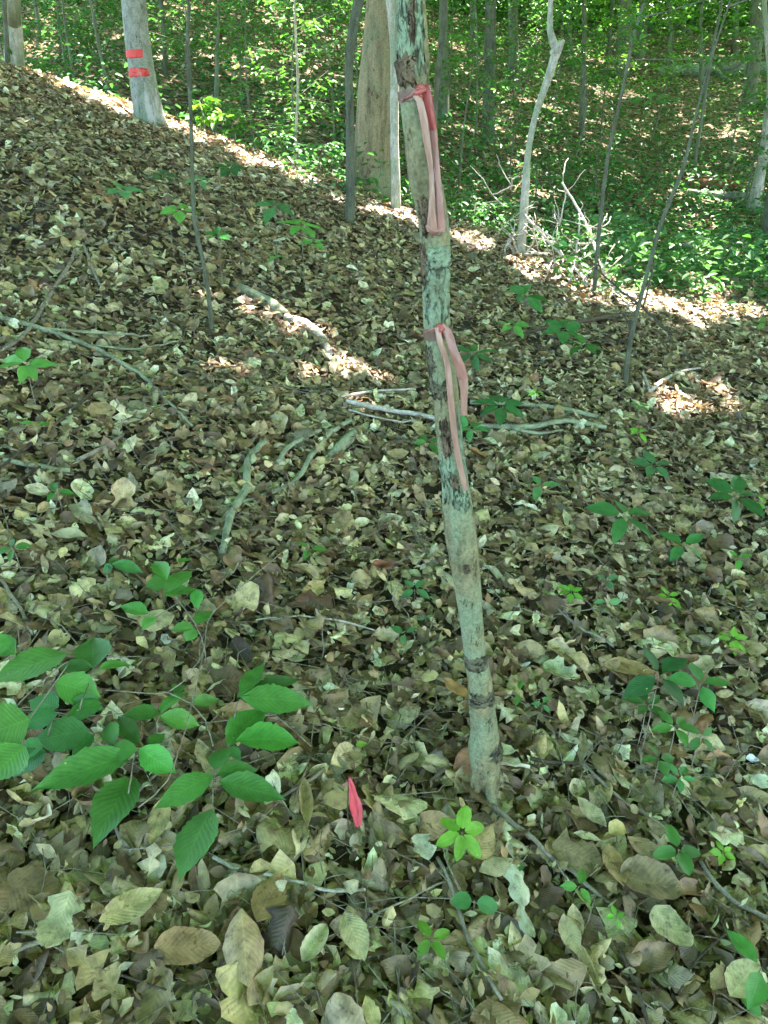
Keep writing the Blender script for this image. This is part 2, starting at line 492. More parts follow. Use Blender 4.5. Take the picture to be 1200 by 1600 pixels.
def basis(nrm, yaw):
    """nrm (N,3), yaw (N): columns side, forward, normal"""
    f = np.stack([np.cos(yaw), np.sin(yaw), np.zeros_like(yaw)], -1)
    f = f - nrm * (f * nrm).sum(-1, keepdims=True)
    f /= np.linalg.norm(f, axis=-1, keepdims=True) + 1e-9
    s = np.cross(f, nrm)
    return np.stack([s, f, nrm], -1)          # (N,3,3)

PAL = np.array([
    (0.42, 0.35, 0.20), (0.34, 0.27, 0.15), (0.56, 0.51, 0.34), (0.66, 0.64, 0.47), (0.26, 0.20, 0.12),
    (0.18, 0.125, 0.075), (0.115, 0.08, 0.05), (0.30, 0.27, 0.19), (0.24, 0.15, 0.08), (0.44, 0.38, 0.26)])
PW = np.array([0.13, 0.13, 0.12, 0.09, 0.14, 0.13, 0.10, 0.10, 0.06, 0.04]); PW = PW / PW.sum()
def tones(N, bright=1.0):
    c = PAL[rng.choice(len(PAL), N, p=PW)]
    return np.clip(c * np.array([1.06, 1.0, 0.84]) * rng.normal(1.0, 0.24, (N, 1)).clip(0.35, 1.6) * bright * rng.normal(1, 0.04, (N, 3)), 0.015, 0.8)

def litter_leaves(x, y, Lm, nu, nv, lift=0.032, tilt=0.36, flat=False, cells=None):
    """one curled fallen leaf at each x, y"""
    N = len(x)
    kinds = rng.choice(6, N, p=[.28, .2, .07, .25, .08, .12])
    L = np.clip(Lm * rng.lognormal(-0.05, 0.36, N), Lm * 0.3, Lm * 1.75)
    ratio = np.choose(kinds, [0.54, 0.37, 0.68, 0.7, 0.85, 0.66]) * rng.uniform(0.85, 1.15, N)
    L = np.where(kinds == 3, L * 0.6, L)
    bend = rng.normal(0, 1.0, N); cup = rng.normal(0.2, 0.92, N).clip(-2.4, 2.4)
    V, q, uv = leaf_batch(N, kinds, L, ratio, bend, cup, rng.uniform(0.015, 0.075, N), np.where(kinds == 3, 0.38, rng.uniform(0.04, 0.30, N)), nu, nv)
    n = normal(x, y) + rng.normal(0, tilt, (N, 3)) * np.array([1, 1, 0.2])
    flip = rng.random(N) < 0.4
    n /= np.linalg.norm(n, axis=1, keepdims=True)
    B = basis(n, rng.uniform(0, 2 * PI, N))
    V[..., 2] *= np.where(flip, -1, 1)[:, None]
    W = np.einsum('nij,nvj->nvi', B, V)
    z = height(x, y)
    low = np.minimum(W[..., 2].min(1), 0)
    W += np.stack([x, y, z + 0.004 + rng.uniform(0, 1, N) ** 1.3 * lift - low * 0.45], -1)[:, None]
    return W, q, uv, tones(N)

def add_batch(mb, W, q, uv, tone):
    N, nv_ = W.shape[:2]
    Q = (q[None] + (np.arange(N) * nv_)[:, None, None]).reshape(-1, q.shape[1])
    mb.add(W.reshape(-1, 3), [Q], np.tile(uv, (N, 1)), np.repeat(tone, nv_, 0))

# simple folded leaves for foliage seen from afar: 6 corners, two quads
def spray_leaves(mb, pos, nrm, yaw, L, ratio, tone, diamond=False, fold=0.12):
    N = len(pos)
    B = basis(nrm / np.linalg.norm(nrm, axis=1, keepdims=True), yaw)
    if diamond:
        T = np.array([(0, 0, 0), (.5, .5, 1), (0, 1, 0), (-.5, .5, 1)]); q = np.array([(0, 1, 2), (0, 2, 3)])
    else:
        T = np.array([(0, 0, 0), (.42, .3, 1), (.36, .7, 1), (0, 1, 0), (-.36, .7, 1), (-.42, .3, 1)]); q = np.array([(0, 1, 2, 3), (0, 3, 4, 5)])
    V = np.repeat(T[None], N, 0).astype(float)
    V[..., 0] *= (L * ratio)[:, None]; V[..., 1] *= L[:, None]; V[..., 2] *= (L * fold)[:, None]
    V[..., 2] -= (V[..., 1] ** 2) / (L[:, None] * 4)
    W = np.einsum('nij,nvj->nvi', B, V) + pos[:, None]
    add_batch(mb, W, q, T[:, [1, 0]], tone)

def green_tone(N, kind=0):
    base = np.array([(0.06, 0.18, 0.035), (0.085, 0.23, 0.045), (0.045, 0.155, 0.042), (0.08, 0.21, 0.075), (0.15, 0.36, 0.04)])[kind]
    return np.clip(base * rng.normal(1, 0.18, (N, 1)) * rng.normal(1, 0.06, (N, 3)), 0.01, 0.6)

# ================================================================== GROUND
gx = np.concatenate([-np.geomspace(70, 6.1, 60), np.arange(-6, 6, 0.075), np.geomspace(6.1, 90, 70)])
gy = np.concatenate([-np.geomspace(40, 1.1, 24), np.arange(-1, 12, 0.08), np.geomspace(12.1, 150, 130)])
X, Y = np.meshgrid(gx, gy, indexing='ij')
Z = height(X, Y) + 0.012 * (vnoise(X * 9, Y * 9, 8) - 0.5)
idx = np.arange(X.size).reshape(X.shape)
gm = MB()
gm.add(np.stack([X, Y, Z], -1), [np.stack([idx[:-1, :-1], idx[1:, :-1], idx[1:, 1:], idx[:-1, 1:]], -1).reshape(-1, 4)])
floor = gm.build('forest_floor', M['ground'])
tag(floor, 'sloping woodland ground of dark soil buried under brown fallen leaves', None, kind='structure')

# ------------------------------------------------------------------ litter
def rnd_in_view(n, y0, y1, marg=0.5):
    y = rng.uniform(y0, y1, n)
    half = 0.60 * y + 0.35 + marg
    x = rng.uniform(-1, 1, n) * half
    return x, y, half

# nearest few hundred leaves, each an object of its own (part of the ground)
def area_count(y0, y1, marg, dens):
    return int(dens * (y1 - y0) * 2 * (0.60 * (y0 + y1) / 2 + 0.35 + marg))
hero = MB()
N = 4200
def patchy(x, y, amt=0.55):
    keep = rng.random(len(x)) < 1 - amt * np.clip((vnoise(x * 3.1, y * 3.1, 41) - 0.5) * 3, 0, 1)
    return x[keep], y[keep]
x, y, _ = rnd_in_view(N, 0.15, 3.0, 0.5)
W, q, uv, tn = litter_leaves(x, y, 0.076, 12, 5)
N2 = area_count(0.05, 3.1, 0.5, 1700) - N
x2, y2, _ = rnd_in_view(N2, 0.05, 3.1, 0.5)
x2, y2 = patchy(x2, y2)
W2, q2_, uv2_, tn2 = litter_leaves(x2, y2, 0.064, 8, 5)
# leaves that show largest: near the camera, in frame, and on top of the pile
c = W.mean(1); pxx, pyy, dep = proj(c)
top = c[:, 2] - height(c[:, 0], c[:, 1])
score = np.linalg.norm(W.max(1) - W.min(1), axis=1) / dep + top * 2.2
score[(pxx < 10) | (pxx > 1190) | (pyy > 1600) | (pyy < 850)] = -1
sel = np.argsort(-score)[:262]
mask = np.zeros(N, bool); mask[sel] = True
W[sel, :, 2] += 0.006
for i in sel:
    one = MB(); one.add(W[i], [q], uv, tn[i]); one.build('fallen_leaf', M['litter'], floor)
lit = MB()
n = area_count(0.05, 4.2, 0.4, 1500); x, y, _ = rnd_in_view(n, 0.05, 4.2, 0.4)
Wf, qf, uvf, tf = litter_leaves(x, y, 0.030, 5, 3, lift=0.05, tilt=0.5)
add_batch(lit, Wf, qf, uvf, np.clip(tf * rng.uniform(0.7, 1.25, (len(tf), 1)), 0.01, 0.75))
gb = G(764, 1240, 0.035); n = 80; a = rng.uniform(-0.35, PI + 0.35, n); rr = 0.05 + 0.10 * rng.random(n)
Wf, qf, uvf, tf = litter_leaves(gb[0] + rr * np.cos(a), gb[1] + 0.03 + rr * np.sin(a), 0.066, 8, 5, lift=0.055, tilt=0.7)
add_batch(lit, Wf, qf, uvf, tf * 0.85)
add_batch(lit, W[~mask], q, uv, tn[~mask])
add_batch(lit, W2, q2_, uv2_, tn2)
n = area_count(3.0, 5.6, 0.6, 1750); x, y, _ = rnd_in_view(n, 2.95, 5.6, 0.6); x, y = patchy(x, y)
W, q, uv, tn = litter_leaves(x, y, 0.061, 6, 3); add_batch(lit, W, q, uv, tn * np.array([0.96, 1.0, 0.97]))
n = area_count(5.5, 10.5, 0.8, 1050); x, y, _ = rnd_in_view(n, 5.5, 10.5, 0.8)
W, q, uv, tn = litter_leaves(x, y, 0.066, 4, 3, lift=0.035, tilt=0.3); add_batch(lit, W, q, uv, tn * np.array([0.90, 0.97, 0.95]))
tag(lit.build('leaf_litter', M['litter']), 'thick layer of dry tan and brown leaves covering the slope', 'leaf litter', kind='stuff')
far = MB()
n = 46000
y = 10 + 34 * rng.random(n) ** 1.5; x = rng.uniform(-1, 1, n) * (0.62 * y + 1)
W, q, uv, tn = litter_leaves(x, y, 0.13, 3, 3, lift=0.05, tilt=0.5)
add_batch(far, W, q, uv, tn * np.array([0.74, 0.82, 0.75]))  # far leaf colours darkened to stand for the shade back there
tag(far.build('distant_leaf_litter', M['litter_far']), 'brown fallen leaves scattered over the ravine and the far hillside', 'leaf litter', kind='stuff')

# hand placed leaves that stand out
def ground_leaf(px, py, Lpx, ang, kind, col, ratio=0.56, bend=0.2, cup=0.3, lift=0.035, tilt=(0, 0), jag=0.06, name='fallen_leaf', label=None):
    g = G(px, py)
    dpt = depth_of(g); L = np.array([Lpx / F * dpt])
    col = tuple(np.array(col) * np.array([0.98, 0.93, 0.82]) * rng.uniform(0.85, 1.1)); L = L * 0.9; bend = bend + rng.normal(0, 0.5); cup = cup + rng.normal(0, 0.45)
    V, q, uv = leaf_batch(1, np.array([KINDS.index(kind)]), L, np.array([ratio]), np.array([bend]), np.array([cup]), np.array([0.035]), np.array([jag]), 15, 7)
    n = normal(np.array([g[0]]), np.array([g[1]])) + np.array([[tilt[0], tilt[1], 0]])
    n /= np.linalg.norm(n)
    a = R(ang)
    B = basis(n, np.array([a]))
    W = np.einsum('nij,nvj->nvi', B, V)[0]
    W -= W.mean(0)
    W += g + np.array([0, 0, lift + 0.022])
    mb = MB(); mb.add(W, [q], uv, col)
    return mb.build(name, M['litter'], floor, label=label)
TAN = (0.42, 0.34, 0.19); CREAM = (0.55, 0.52, 0.36); BRN = (0.26, 0.16, 0.08); GRY = (0.26, 0.23, 0.16); YEL = (0.58, 0.46, 0.18); SAGE = (0.50, 0.55, 0.42)
ground_leaf(388, 1520, 125, -75, 'beech', (0.44, 0.33, 0.19), 0.62, 0.2, 0.25, 0.06, (0, -0.15), label='large tan veined leaf lying flat near the bottom edge')
ground_leaf(300, 1510, 110, 10, 'round', (0.36, 0.24, 0.13), 0.6, lift=0.045)
ground_leaf(105, 1480, 105, -95, 'tulip', (0.52, 0.52, 0.33), 0.6, 0.3, 0.4, 0.06, jag=0.2, label='pale lobed leaf with torn edges')
ground_leaf(215, 1450, 110, 35, 'beech', (0.46, 0.40, 0.2), 0.5, 0.3, 0.6, 0.05)
ground_leaf(256, 1315, 100, -92, 'long', (0.52, 0.44, 0.24), 0.36, 0.3, 0.4, 0.05)
ground_leaf(527, 1283, 48, 178, 'round', (0.46, 0.36, 0.20), 0.78, 0.1, 0.1, 0.05, label='oval tan leaf beside the pink flag')
ground_leaf(560, 1318, 62, 190, 'tulip', (0.52, 0.56, 0.40), 0.8, 0.1, 0.2, 0.01, jag=0.25)
ground_leaf(722, 1226, 50, 80, 'round', (0.40, 0.22, 0.12), 0.68, 0.1, 0.3, 0.06, (0, -0.8), label='reddish brown oval leaf leaning at the foot of the trunk')
ground_leaf(745, 1205, 40, 20, 'tulip', (0.46, 0.46, 0.36), 0.8, 0.2, 0.2, 0.07, jag=0.2)
ground_leaf(1010, 1408, 105, -10, 'frag', (0.27, 0.21, 0.13), 0.85, 0.1, 0.1, 0.05, label='broad flat grey brown leaf right of the fallen stick')
ground_leaf(955, 1380, 82, -85, 'beech', (0.36, 0.25, 0.12), 0.5, 0.1, 0.4, 0.045)
ground_leaf(960, 1327, 40, 20, 'round', (0.62, 0.52, 0.22), 0.9, 0.3, 0.3, 0.05, label='small crumpled yellow leaf')
ground_leaf(918, 1300, 68, -55, 'beech', (0.50, 0.46, 0.30), 0.52, 0.1, 0.5, 0.05)
ground_leaf(1003, 1355, 72, -35, 'beech', (0.42, 0.32, 0.20), 0.55, 0.1, 0.2, 0.045)
ground_leaf(912, 1338, 48, -10, 'long', (0.58, 0.56, 0.36), 0.36, 0.1, 0.2, 0.05)
ground_leaf(805, 1415, 74, -80, 'tulip', (0.52, 0.55, 0.42), 0.6, 0.2, 0.3, 0.05)
ground_leaf(818, 1475, 60, -75, 'long', (0.50, 0.54, 0.40), 0.45, 0.2, 0.3, 0.05)
ground_leaf(884, 1495, 76, -85, 'beech', (0.50, 0.46, 0.28), 0.5, 0.3, 0.6, 0.055)
ground_leaf(750, 1350, 78, 60, 'beech', (0.44, 0.33, 0.18), 0.6, 0.3, 0.5, 0.05)
ground_leaf(772, 1385, 70, 25, 'beech', (0.48, 0.44, 0.28), 0.5, 0.3, 0.6, 0.05)
ground_leaf(660, 1355, 50, -70, 'tulip', (0.58, 0.62, 0.48), 0.8, 0.1, 0.2, 0.05, jag=0.25)
ground_leaf(555, 1495, 85, -60, 'beech', (0.44, 0.42, 0.24), 0.6, 0.2, 0.5, 0.05)
ground_leaf(495, 1505, 75, 60, 'round', (0.46, 0.46, 0.28), 0.6, 0.2, 0.5, 0.05)
ground_leaf(680, 1485, 75, 5, 'frag', (0.50, 0.36, 0.24), 0.55, 0.2, 0.3, 0.02)
ground_leaf(1040, 1480, 85, -60, 'round', (0.48, 0.46, 0.28), 0.75, 0.2, 0.3, 0.05)
ground_leaf(1150, 1560, 100, 40, 'beech', (0.50, 0.48, 0.26), 0.6, 0.3, 0.4, 0.05)
ground_leaf(600, 910, 44, 10, 'round', (0.26, 0.085, 0.04), 0.6, 0.3, 0.8, 0.05, label='rust red curled leaf in the middle of the litter')
ground_leaf(715, 1112, 66, -40, 'beech', (0.42, 0.24, 0.10), 0.42, 0.3, 0.5, 0.06)
ground_leaf(1065, 1060, 56, 20, 'frag', (0.26, 0.15, 0.08), 0.6, 0.3, 0.5, 0.05)
ground_leaf(980, 1065, 90, -10, 'beech', (0.36, 0.26, 0.12), 0.5, 0.2, 0.4, 0.03)
ground_leaf(115, 862, 60, 10, 'beech', (0.54, 0.52, 0.36), 0.5, 0.2, 0.4, 0.04)
ground_leaf(250, 1000, 62, 20, 'round', (0.54, 0.48, 0.30), 0.8, 0.3, 0.4, 0.05)
ground_leaf(60, 1420, 100, 0, 'round', (0.22, 0.16, 0.09), 0.8, 0.2, 0.2, 0.04)
ground_leaf(425, 1430, 95, 70, 'beech', (0.30, 0.20, 0.10), 0.6, 0.3, 0.4, 0.04)
ground_leaf(480, 1285, 100, 100, 'long', (0.42, 0.34, 0.18), 0.4, 0.4, 0.9, 0.05)
ground_leaf(1180, 1250, 40, 20, 'round', (0.52, 0.58, 0.46), 0.7, 0.2, 0.3, 0.05)

# ================================================================== TREES
TREES = []          # (x, y, root) for crowns
def tree(name, pix, Y, mat, label, cat='tree', group=None, top=9.0, sides=12, amp=0.05, flare=1.25, crown=True, step=0.12, lean=None, dark_up=None):
    """pix: (px, py, width px) from the top of the frame downwards. Y None: stands where its foot meets the ground"""
    if Y is None:
        Y = G(pix[-1][0], pix[-1][1])[1]
    pts = []; rad = []
    for px, py, wpx in pix:
        p = P(px, py, Y); pts.append(p); rad.append((wpx if wpx > 12 else wpx * 0.8) / 2 / F * depth_of(p))
    pts = np.array(pts)[::-1]; rad = np.array(rad)[::-1]
    z0 = hgt(pts[0][0], Y)
    base = pts[0].copy()
    d0 = (pts[1] - pts[0]); d0 /= np.linalg.norm(d0)
    if base[2] > z0 + 0.02:                              # hidden foot: go on down to the ground
        k = (base[2] - z0 + 0.08) / max(d0[2], 0.5)
        base = base - d0 * k
        base[2] = z0 - 0.08
        pts = np.vstack([base, pts]); rad = np.concatenate([[rad[0] * flare], rad])
    else:
        base[2] = z0 - 0.05
        pts[0] = base
    d1 = pts[-1] - pts[-2]; d1 /= np.linalg.norm(d1)
    if lean is not None: d1 = np.array(lean) / np.linalg.norm(lean)
    tz = z0 + top
    if pts[-1][2] < tz:
        k = (tz - pts[-1][2]) / max(d1[2], 0.6)
        mid = pts[-1] + d1 * k * 0.5 + rng.normal(0, 0.12, 3) * [1, 1, 0]
        end = pts[-1] + (d1 + [0, 0, 0.3]) * k * 0.9
        pts = np.vstack([pts, mid, end]); rad = np.concatenate([rad, [rad[-1] * 0.78, rad[-1] * 0.45]])
    root = thing(name, (pts[0][0], pts[0][1], z0), label, cat, group)
    mb = MB()
    seed = rng.uniform(0, 6)
    if sides == 12 and rad.max() < 0.06:
        pts, rad = resample(pts, rad, 0.35)
        k_ = len(pts); wob = np.cumsum(rng.normal(0, 0.012, (k_, 3)), 0) * [1, 1, 0]
        wob -= np.linspace(0, 1, k_)[:, None] * wob[-1]; wob -= wob[0]
        pts = pts + wob
    p, r, s = tube(mb, pts, rad, sides, step, amp, seed)
    mb.build('trunk', mat, root)
    root_info = dict(root=root, p=p, r=r, s=s, seed=seed, amp=amp, top=p[-1])
    if crown: TREES.append((p[-1][0], p[-1][1], root_info))
    return root_info

def patch(ti, py, hpx, a0, a1, mat, name, off=0.003, jag=0.2, nz=14, na=16, label=None, thick=False):
    """a piece hugging a trunk, around the side that faces the camera; angles in degrees (+ to the photo's right)"""
    p, r, s = ti['p'], ti['r'], ti['s']
    _, pys, _ = proj(p)
    order = np.argsort(pys)
    def at(yy):
        sv = np.interp(yy, pys[order], s[order])
        return sv, np.array([np.interp(sv, s, p[:, k]) for k in range(3)]), np.interp(sv, s, r)
    T, A, B = frames(p)
    n1, n2 = rng.uniform(-1, 1, na + 1), rng.uniform(-1, 1, na + 1)
    m1, m2 = rng.uniform(-1, 1, nz + 1), rng.uniform(-1, 1, nz + 1)
    V = []
    for i in range(nz + 1):
        for j in range(na + 1):
            f = i / nz; g = j / na
            g2 = a0 + (a1 - a0) * g
            g2 += (a1 - a0) * jag * 0.5 * (m1[i] * (1 - g) + m2[i] * g) * (1 if True else 0)
            ff = f + jag * 0.5 * (n1[j] * (1 - f) + n2[j] * f)
            yy = py + (ff - 0.5) * hpx
            sv, c, rr = at(yy)
            k = int(np.clip(np.searchsorted(s, sv), 1, len(s) - 1))
            w_ = (sv - s[k - 1]) / (s[k] - s[k - 1] + 1e-9)
            a_ = A[k - 1] * (1 - w_) + A[k] * w_; b_ = B[k - 1] * (1 - w_) + B[k] * w_
            th = R(g2)
            # bump as in tube: angle measured from A (facing -Y) ; B direction sign
            sgn = 1 if b_[0] > 0 else -1
            tht = th * sgn
            edge = min(f, 1 - f, g, 1 - g)
            rad = rr * tbump(tht % (2 * PI), sv, ti['seed'], ti['amp']) + (off if edge > 0 else -0.001)
            V.append(c + a_ * rad * math.cos(tht) + b_ * rad * math.sin(tht))
    mb = MB()
    ix = np.arange((nz + 1) * (na + 1)).reshape(nz + 1, na + 1)
    mb.add(np.array(V), [np.stack([ix[:-1, :-1], ix[1:, :-1], ix[1:, 1:], ix[:-1, 1:]], -1).reshape(-1, 4)])
    return mb.build(name, mat, ti['root'], label=label)

# --- the slender flagged tree in the middle
main_pix = [(640, -30, 49), (640, 0, 48), (643, 60, 50), (644, 100, 54), (647, 132, 48), (653, 200, 50), (662, 270, 50), (672, 320, 50), (678, 355, 48), (680, 392, 49),
            (681, 430, 44), (682, 485, 42), (684, 515, 43), (689, 560, 43), (695, 610, 43), (700, 655, 42), (705, 705, 41), (712, 760, 44),
            (714, 785, 49), (721, 840, 50), (729, 900, 44), (736, 960, 37), (742, 1020, 35), (749, 1060, 38), (751, 1085, 39), (756, 1140, 42), (757, 1172, 52), (758, 1200, 44), (764, 1225, 33), (766, 1240, 26)]
YM = G(762, 1236, 0.035)[1]
MAIN = tree('slender_tree', main_pix, YM, M['bark_main'], 'slender lichen mottled tree wrapped twice with faded pink ribbon, standing in front', top=6.5, sides=40, amp=0.05, step=0.012, crown=False)
MAIN_Y = YM
for (py, h, a0, a1, mt, nm, off, jag) in [
    (55, 110, -50, 60, 'bark_lichen', 'lichen_patch', 0.0015, 0.4),
    (30, 62, -8, 14, 'bark_scar', 'bark_scar', 0.003, 0.6),
    (108, 46, -62, 10, 'bark_scar', 'bark_knot', 0.0035, 0.35),
    (332, 58, -42, -5, 'bark_scar', 'bark_scar', 0.003, 0.45),
    (398, 34, -25, 55, 'bark_lichen', 'bark_flake', 0.007, 0.2),
    (410, 56, -80, -38, 'bark_scar', 'bark_scar', 0.002, 0.4),
    (448, 100, -62, 78, 'bark_lichen', 'lichen_patch', 0.0015, 0.34),
    (600, 26, -70, 10, 'bark_band', 'bark_scar', 0.002, 0.6),
    (560, 40, -80, -30, 'bark_band', 'bark_scar', 0.002, 0.6),
    (675, 52, -38, 2, 'bark_scar', 'bark_scar', 0.003, 0.4),
    (690, 100, 40, 82, 'bark_lichen', 'lichen_patch', 0.0015, 0.3),
    (738, 70, -75, 5, 'bark_lichen', 'lichen_patch', 0.0018, 0.5),
    (742, 22, -14, 12, 'bark_scar', 'bark_scar', 0.0035, 0.3),
    (772, 28, 0, 50, 'bark_lichen', 'lichen_patch', 0.0025, 0.5),
    (876, 13, -12, 14, 'bark_scar', 'bark_scar', 0.003, 0.3),
    (1028, 20, -85, 80, 'bark_band', 'bark_band', 0.002, 0.3),
    (1083, 22, -60, 85, 'bark_band', 'bark_band', 0.002, 0.35),
    (1168, 22, 20, 85, 'bark_band', 'bark_scar', 0.0025, 0.5)]:
    patch(MAIN, py, h, a0, a1, M[mt], nm, off, jag)

for rt in ([(752, 1195, 26, 0.0), (741, 1222, 17, -.01), (728, 1243, 9, -.02)], [(764, 1205, 24, -.01), (772, 1232, 15, -.03), (784, 1256, 8, -.05)], [(770, 1190, 20, 0.02), (785, 1212, 12, 0.03), (803, 1226, 6, 0.03)]):
    mb = MB(); pp = [P(a, b_, YM - 0.004 + d_) for a, b_, w_, d_ in rt]
    for k_ in (1, 2): pp[k_][2] = hgt(pp[k_][0], pp[k_][1]) + (0.03, 0.012)[k_ - 1]
    tube(mb, pp, [w_ / 2 / F * depth_of(p_) for (_, _, w_, _), p_ in zip(rt, pp)], 12, 0.01, 0.06, 0.4); mb.build('root', M['bark_main'], MAIN['root'])
# --- other trees. widths and courses read off the photograph
T = {}
T['marked'] = tree('marked_tree', [(207, -20, 36), (209, 10, 37), (214, 60, 38), (220, 100, 39), (226, 140, 42), (233, 180, 47), (237, 196, 52)], None, M['bark_grey'],
                   'smooth grey tree with two red paint bands on the upper left slope', top=12, sides=20, amp=0.03)
patch(T['marked'], 84, 13, -68, 32, M['paint'], 'paint_band', 0.008, 0.14, label='upper red painted band')
patch(T['marked'], 113, 13, -62, 46, M['paint'], 'paint_band', 0.008, 0.2, label='lower, brighter red painted band')
T['brown'] = tree('brown_tree', [(598, -20, 50), (597, 10, 52), (594, 80, 56), (590, 160, 62), (586, 230, 64), (584, 290, 74)], 8.6, M['bark_brown'],
                  'broad light brown tree trunk just behind the flagged tree', top=13, sides=22, amp=0.05)
T['pale_vine'] = tree('pale_sapling', [(600, -20, 18), (604, 30, 16), (609, 90, 14), (608, 150, 14), (611, 220, 13), (616, 290, 14), (618, 328, 17)], None, M['bark_pale'],
                      'narrow white blotched stem growing against the broad brown trunk', top=9)
T['dark'] = tree('dark_sapling', [(575, -25, 15), (567, 5, 16), (555, 60, 14), (549, 110, 13), (547, 180, 13), (546, 250, 14), (545, 300, 15), (544, 350, 18)], None, M['bark_dark'],
                 'dark curved sapling left of the broad brown trunk', top=7)
T['right_thin'] = tree('dark_sapling', [(694, -20, 11), (690, 20, 11), (686, 80, 11), (682, 130, 10), (680, 200, 9), (680, 290, 9)], 8.8, M['bark_dark'],
                       'thin dark stem close behind the right edge of the flagged trunk', top=7)
T['greygreen'] = tree('grey_green_tree', [(693, -20, 14), (693, 40, 14), (692, 120, 18), (691, 170, 24), (691, 188, 32)], None, M['bark_mid'],
                      'grey green tree with flared foot seen right of the flagged trunk', top=11)
T['crooked'] = tree('crooked_tree', [(858, -60, 9), (856, 0, 10), (856, 45, 12), (858, 64, 13), (868, 78, 17), (864, 92, 14), (856, 115, 13), (838, 180, 12), (828, 240, 12), (820, 300, 13), (816, 350, 13), (813, 402, 15)], None, M['bark_pale'],
                    'pale crooked young tree kinked near its top, right of the flagged tree', top=5.2, crown=False, sides=12, step=0.06)
T['centre_dark'] = tree('dark_tree', [(767, -20, 18), (766, 60, 18), (764, 150, 19), (763, 225, 22)], None, M['bark_dark'], 'dark trunk between the flagged tree and the crooked tree', top=11)
T['far_pair_a'] = tree('far_tree', [(978, -20, 22), (976, 50, 22), (971, 118, 26)], None, M['bark_mid'], 'thicker of two far trunks under bright foliage right of the crooked tree', top=13, group=None)
T['far_pair_b'] = tree('far_tree', [(1008, -20, 16), (1004, 40, 16), (998, 90, 18)], None, M['bark_mid'], 'slimmer far trunk right beside the thicker far trunk', top=13)
T['right_trunk'] = tree('grey_green_tree', [(1186, -20, 22), (1182, 50, 21), (1174, 130, 20), (1168, 168, 22)], None, M['bark_mid'], 'grey green trunk in front of the fallen log at the upper right', top=12)
T['edge_trunk'] = tree('dark_tree', [(1275, -40, 60), (1258, 100, 62), (1244, 250, 66), (1228, 390, 84)], 12.4, M['bark_dark'], 'thick dark mossy trunk cut by the right edge of the view', top=12, sides=18)
T['edge_pale'] = tree('leaning_tree', [(1203, 120, 10), (1200, 180, 13), (1193, 240, 15), (1184, 290, 17), (1178, 330, 24)], None, M['bark_pale'], 'pale leaning trunk with spreading foot near the right edge', top=6, crown=False)
T['left_pale'] = tree('pale_tree', [(17, -20, 26), (20, 30, 26), (22, 82, 30)], 11.2, M['bark_pale'], 'white patched trunk at the upper left corner', top=12)
T['left_dark'] = tree('dark_sapling', [(5, -20, 9), (10, 40, 9), (13, 110, 11)], 10.4, M['bark_dark'], 'dark stem crossing in front of the white patched trunk in the corner', top=7, crown=False)
T['left_thin'] = tree('thin_sapling', [(140, -20, 5), (147, 20, 5), (155, 70, 5), (165, 125, 6)], 13, M['bark_mid'], 'thin grey sapling halfway between the corner trunk and the marked tree', top=5, crown=False)
T['left_thin2'] = tree('thin_sapling', [(98, -20, 4), (104, 40, 4), (112, 95, 5)], 13.5, M['bark_mid'], 'faint thin stem just right of the white patched trunk', top=5, crown=False)
T['front_left'] = tree('thin_sapling', [(274, -20, 7), (277, 10, 7), (281, 80, 7), (286, 170, 7), (292, 270, 7), (300, 350, 8), (316, 430, 8), (332, 525, 9)], None, M['bark_dark'],
                       'thin green grey sapling standing in the leaf litter below the marked tree', top=4.6, crown=False, step=0.06)
T['white_thin'] = tree('thin_sapling', [(462, -20, 3), (464, 60, 4), (467, 130, 5), (465, 200, 5), (463, 262, 5)], 10.5, M['bark_pale'], 'thin white stem on the shaded slope left of the dark curved sapling', top=5, crown=False)
T['mid_thin'] = tree('thin_sapling', [(341, -20, 6), (340, 70, 7), (336, 180, 9)], 14, M['bark_mid'], 'slim shaded sapling right of the marked tree', top=7, crown=False)
T['lean_dark'] = tree('leaning_sapling', [(1010, -10, 6), (990, 60, 6), (968, 150, 6), (950, 240, 7), (936, 350, 8), (928, 464, 9)], None, M['bark_dark'], 'dark leaning sapling rising from the sunlit crest', top=4.5, crown=False, step=0.08)
T['lean_pale'] = tree('leaning_sapling', [(1110, 90, 4), (1085, 190, 5), (1064, 262, 7), (1040, 350, 8), (1012, 450, 8), (992, 530, 9), (976, 608, 11)], None, M['bark_dark'], 'grey sapling leaning right above the pink sunlit leaves', top=3.6, crown=False, step=0.08)
T['far913'] = tree('far_tree', [(914, -20, 9), (913, 50, 9), (911, 130, 10)], 22, M['bark_mid'], 'narrow far trunk left of the thicker far trunk', top=10)
T['far1120'] = tree('far_tree', [(1130, -20, 5), (1112, 90, 5), (1098, 180, 6)], 20, M['bark_mid'], 'thin bent stem crossing the far fallen log', top=6, crown=False)
mb = MB(); yk = T['crooked']['p'][0][1]
tube(mb, [P(864, 84, yk), P(874, 72, yk - .03), P(881, 62, yk - .05)], [0.04, 0.03, 0.012], 8, 0.02, 0.1, 2); mb.build('broken_stub', M['bark_pale'], T['crooked']['root'])
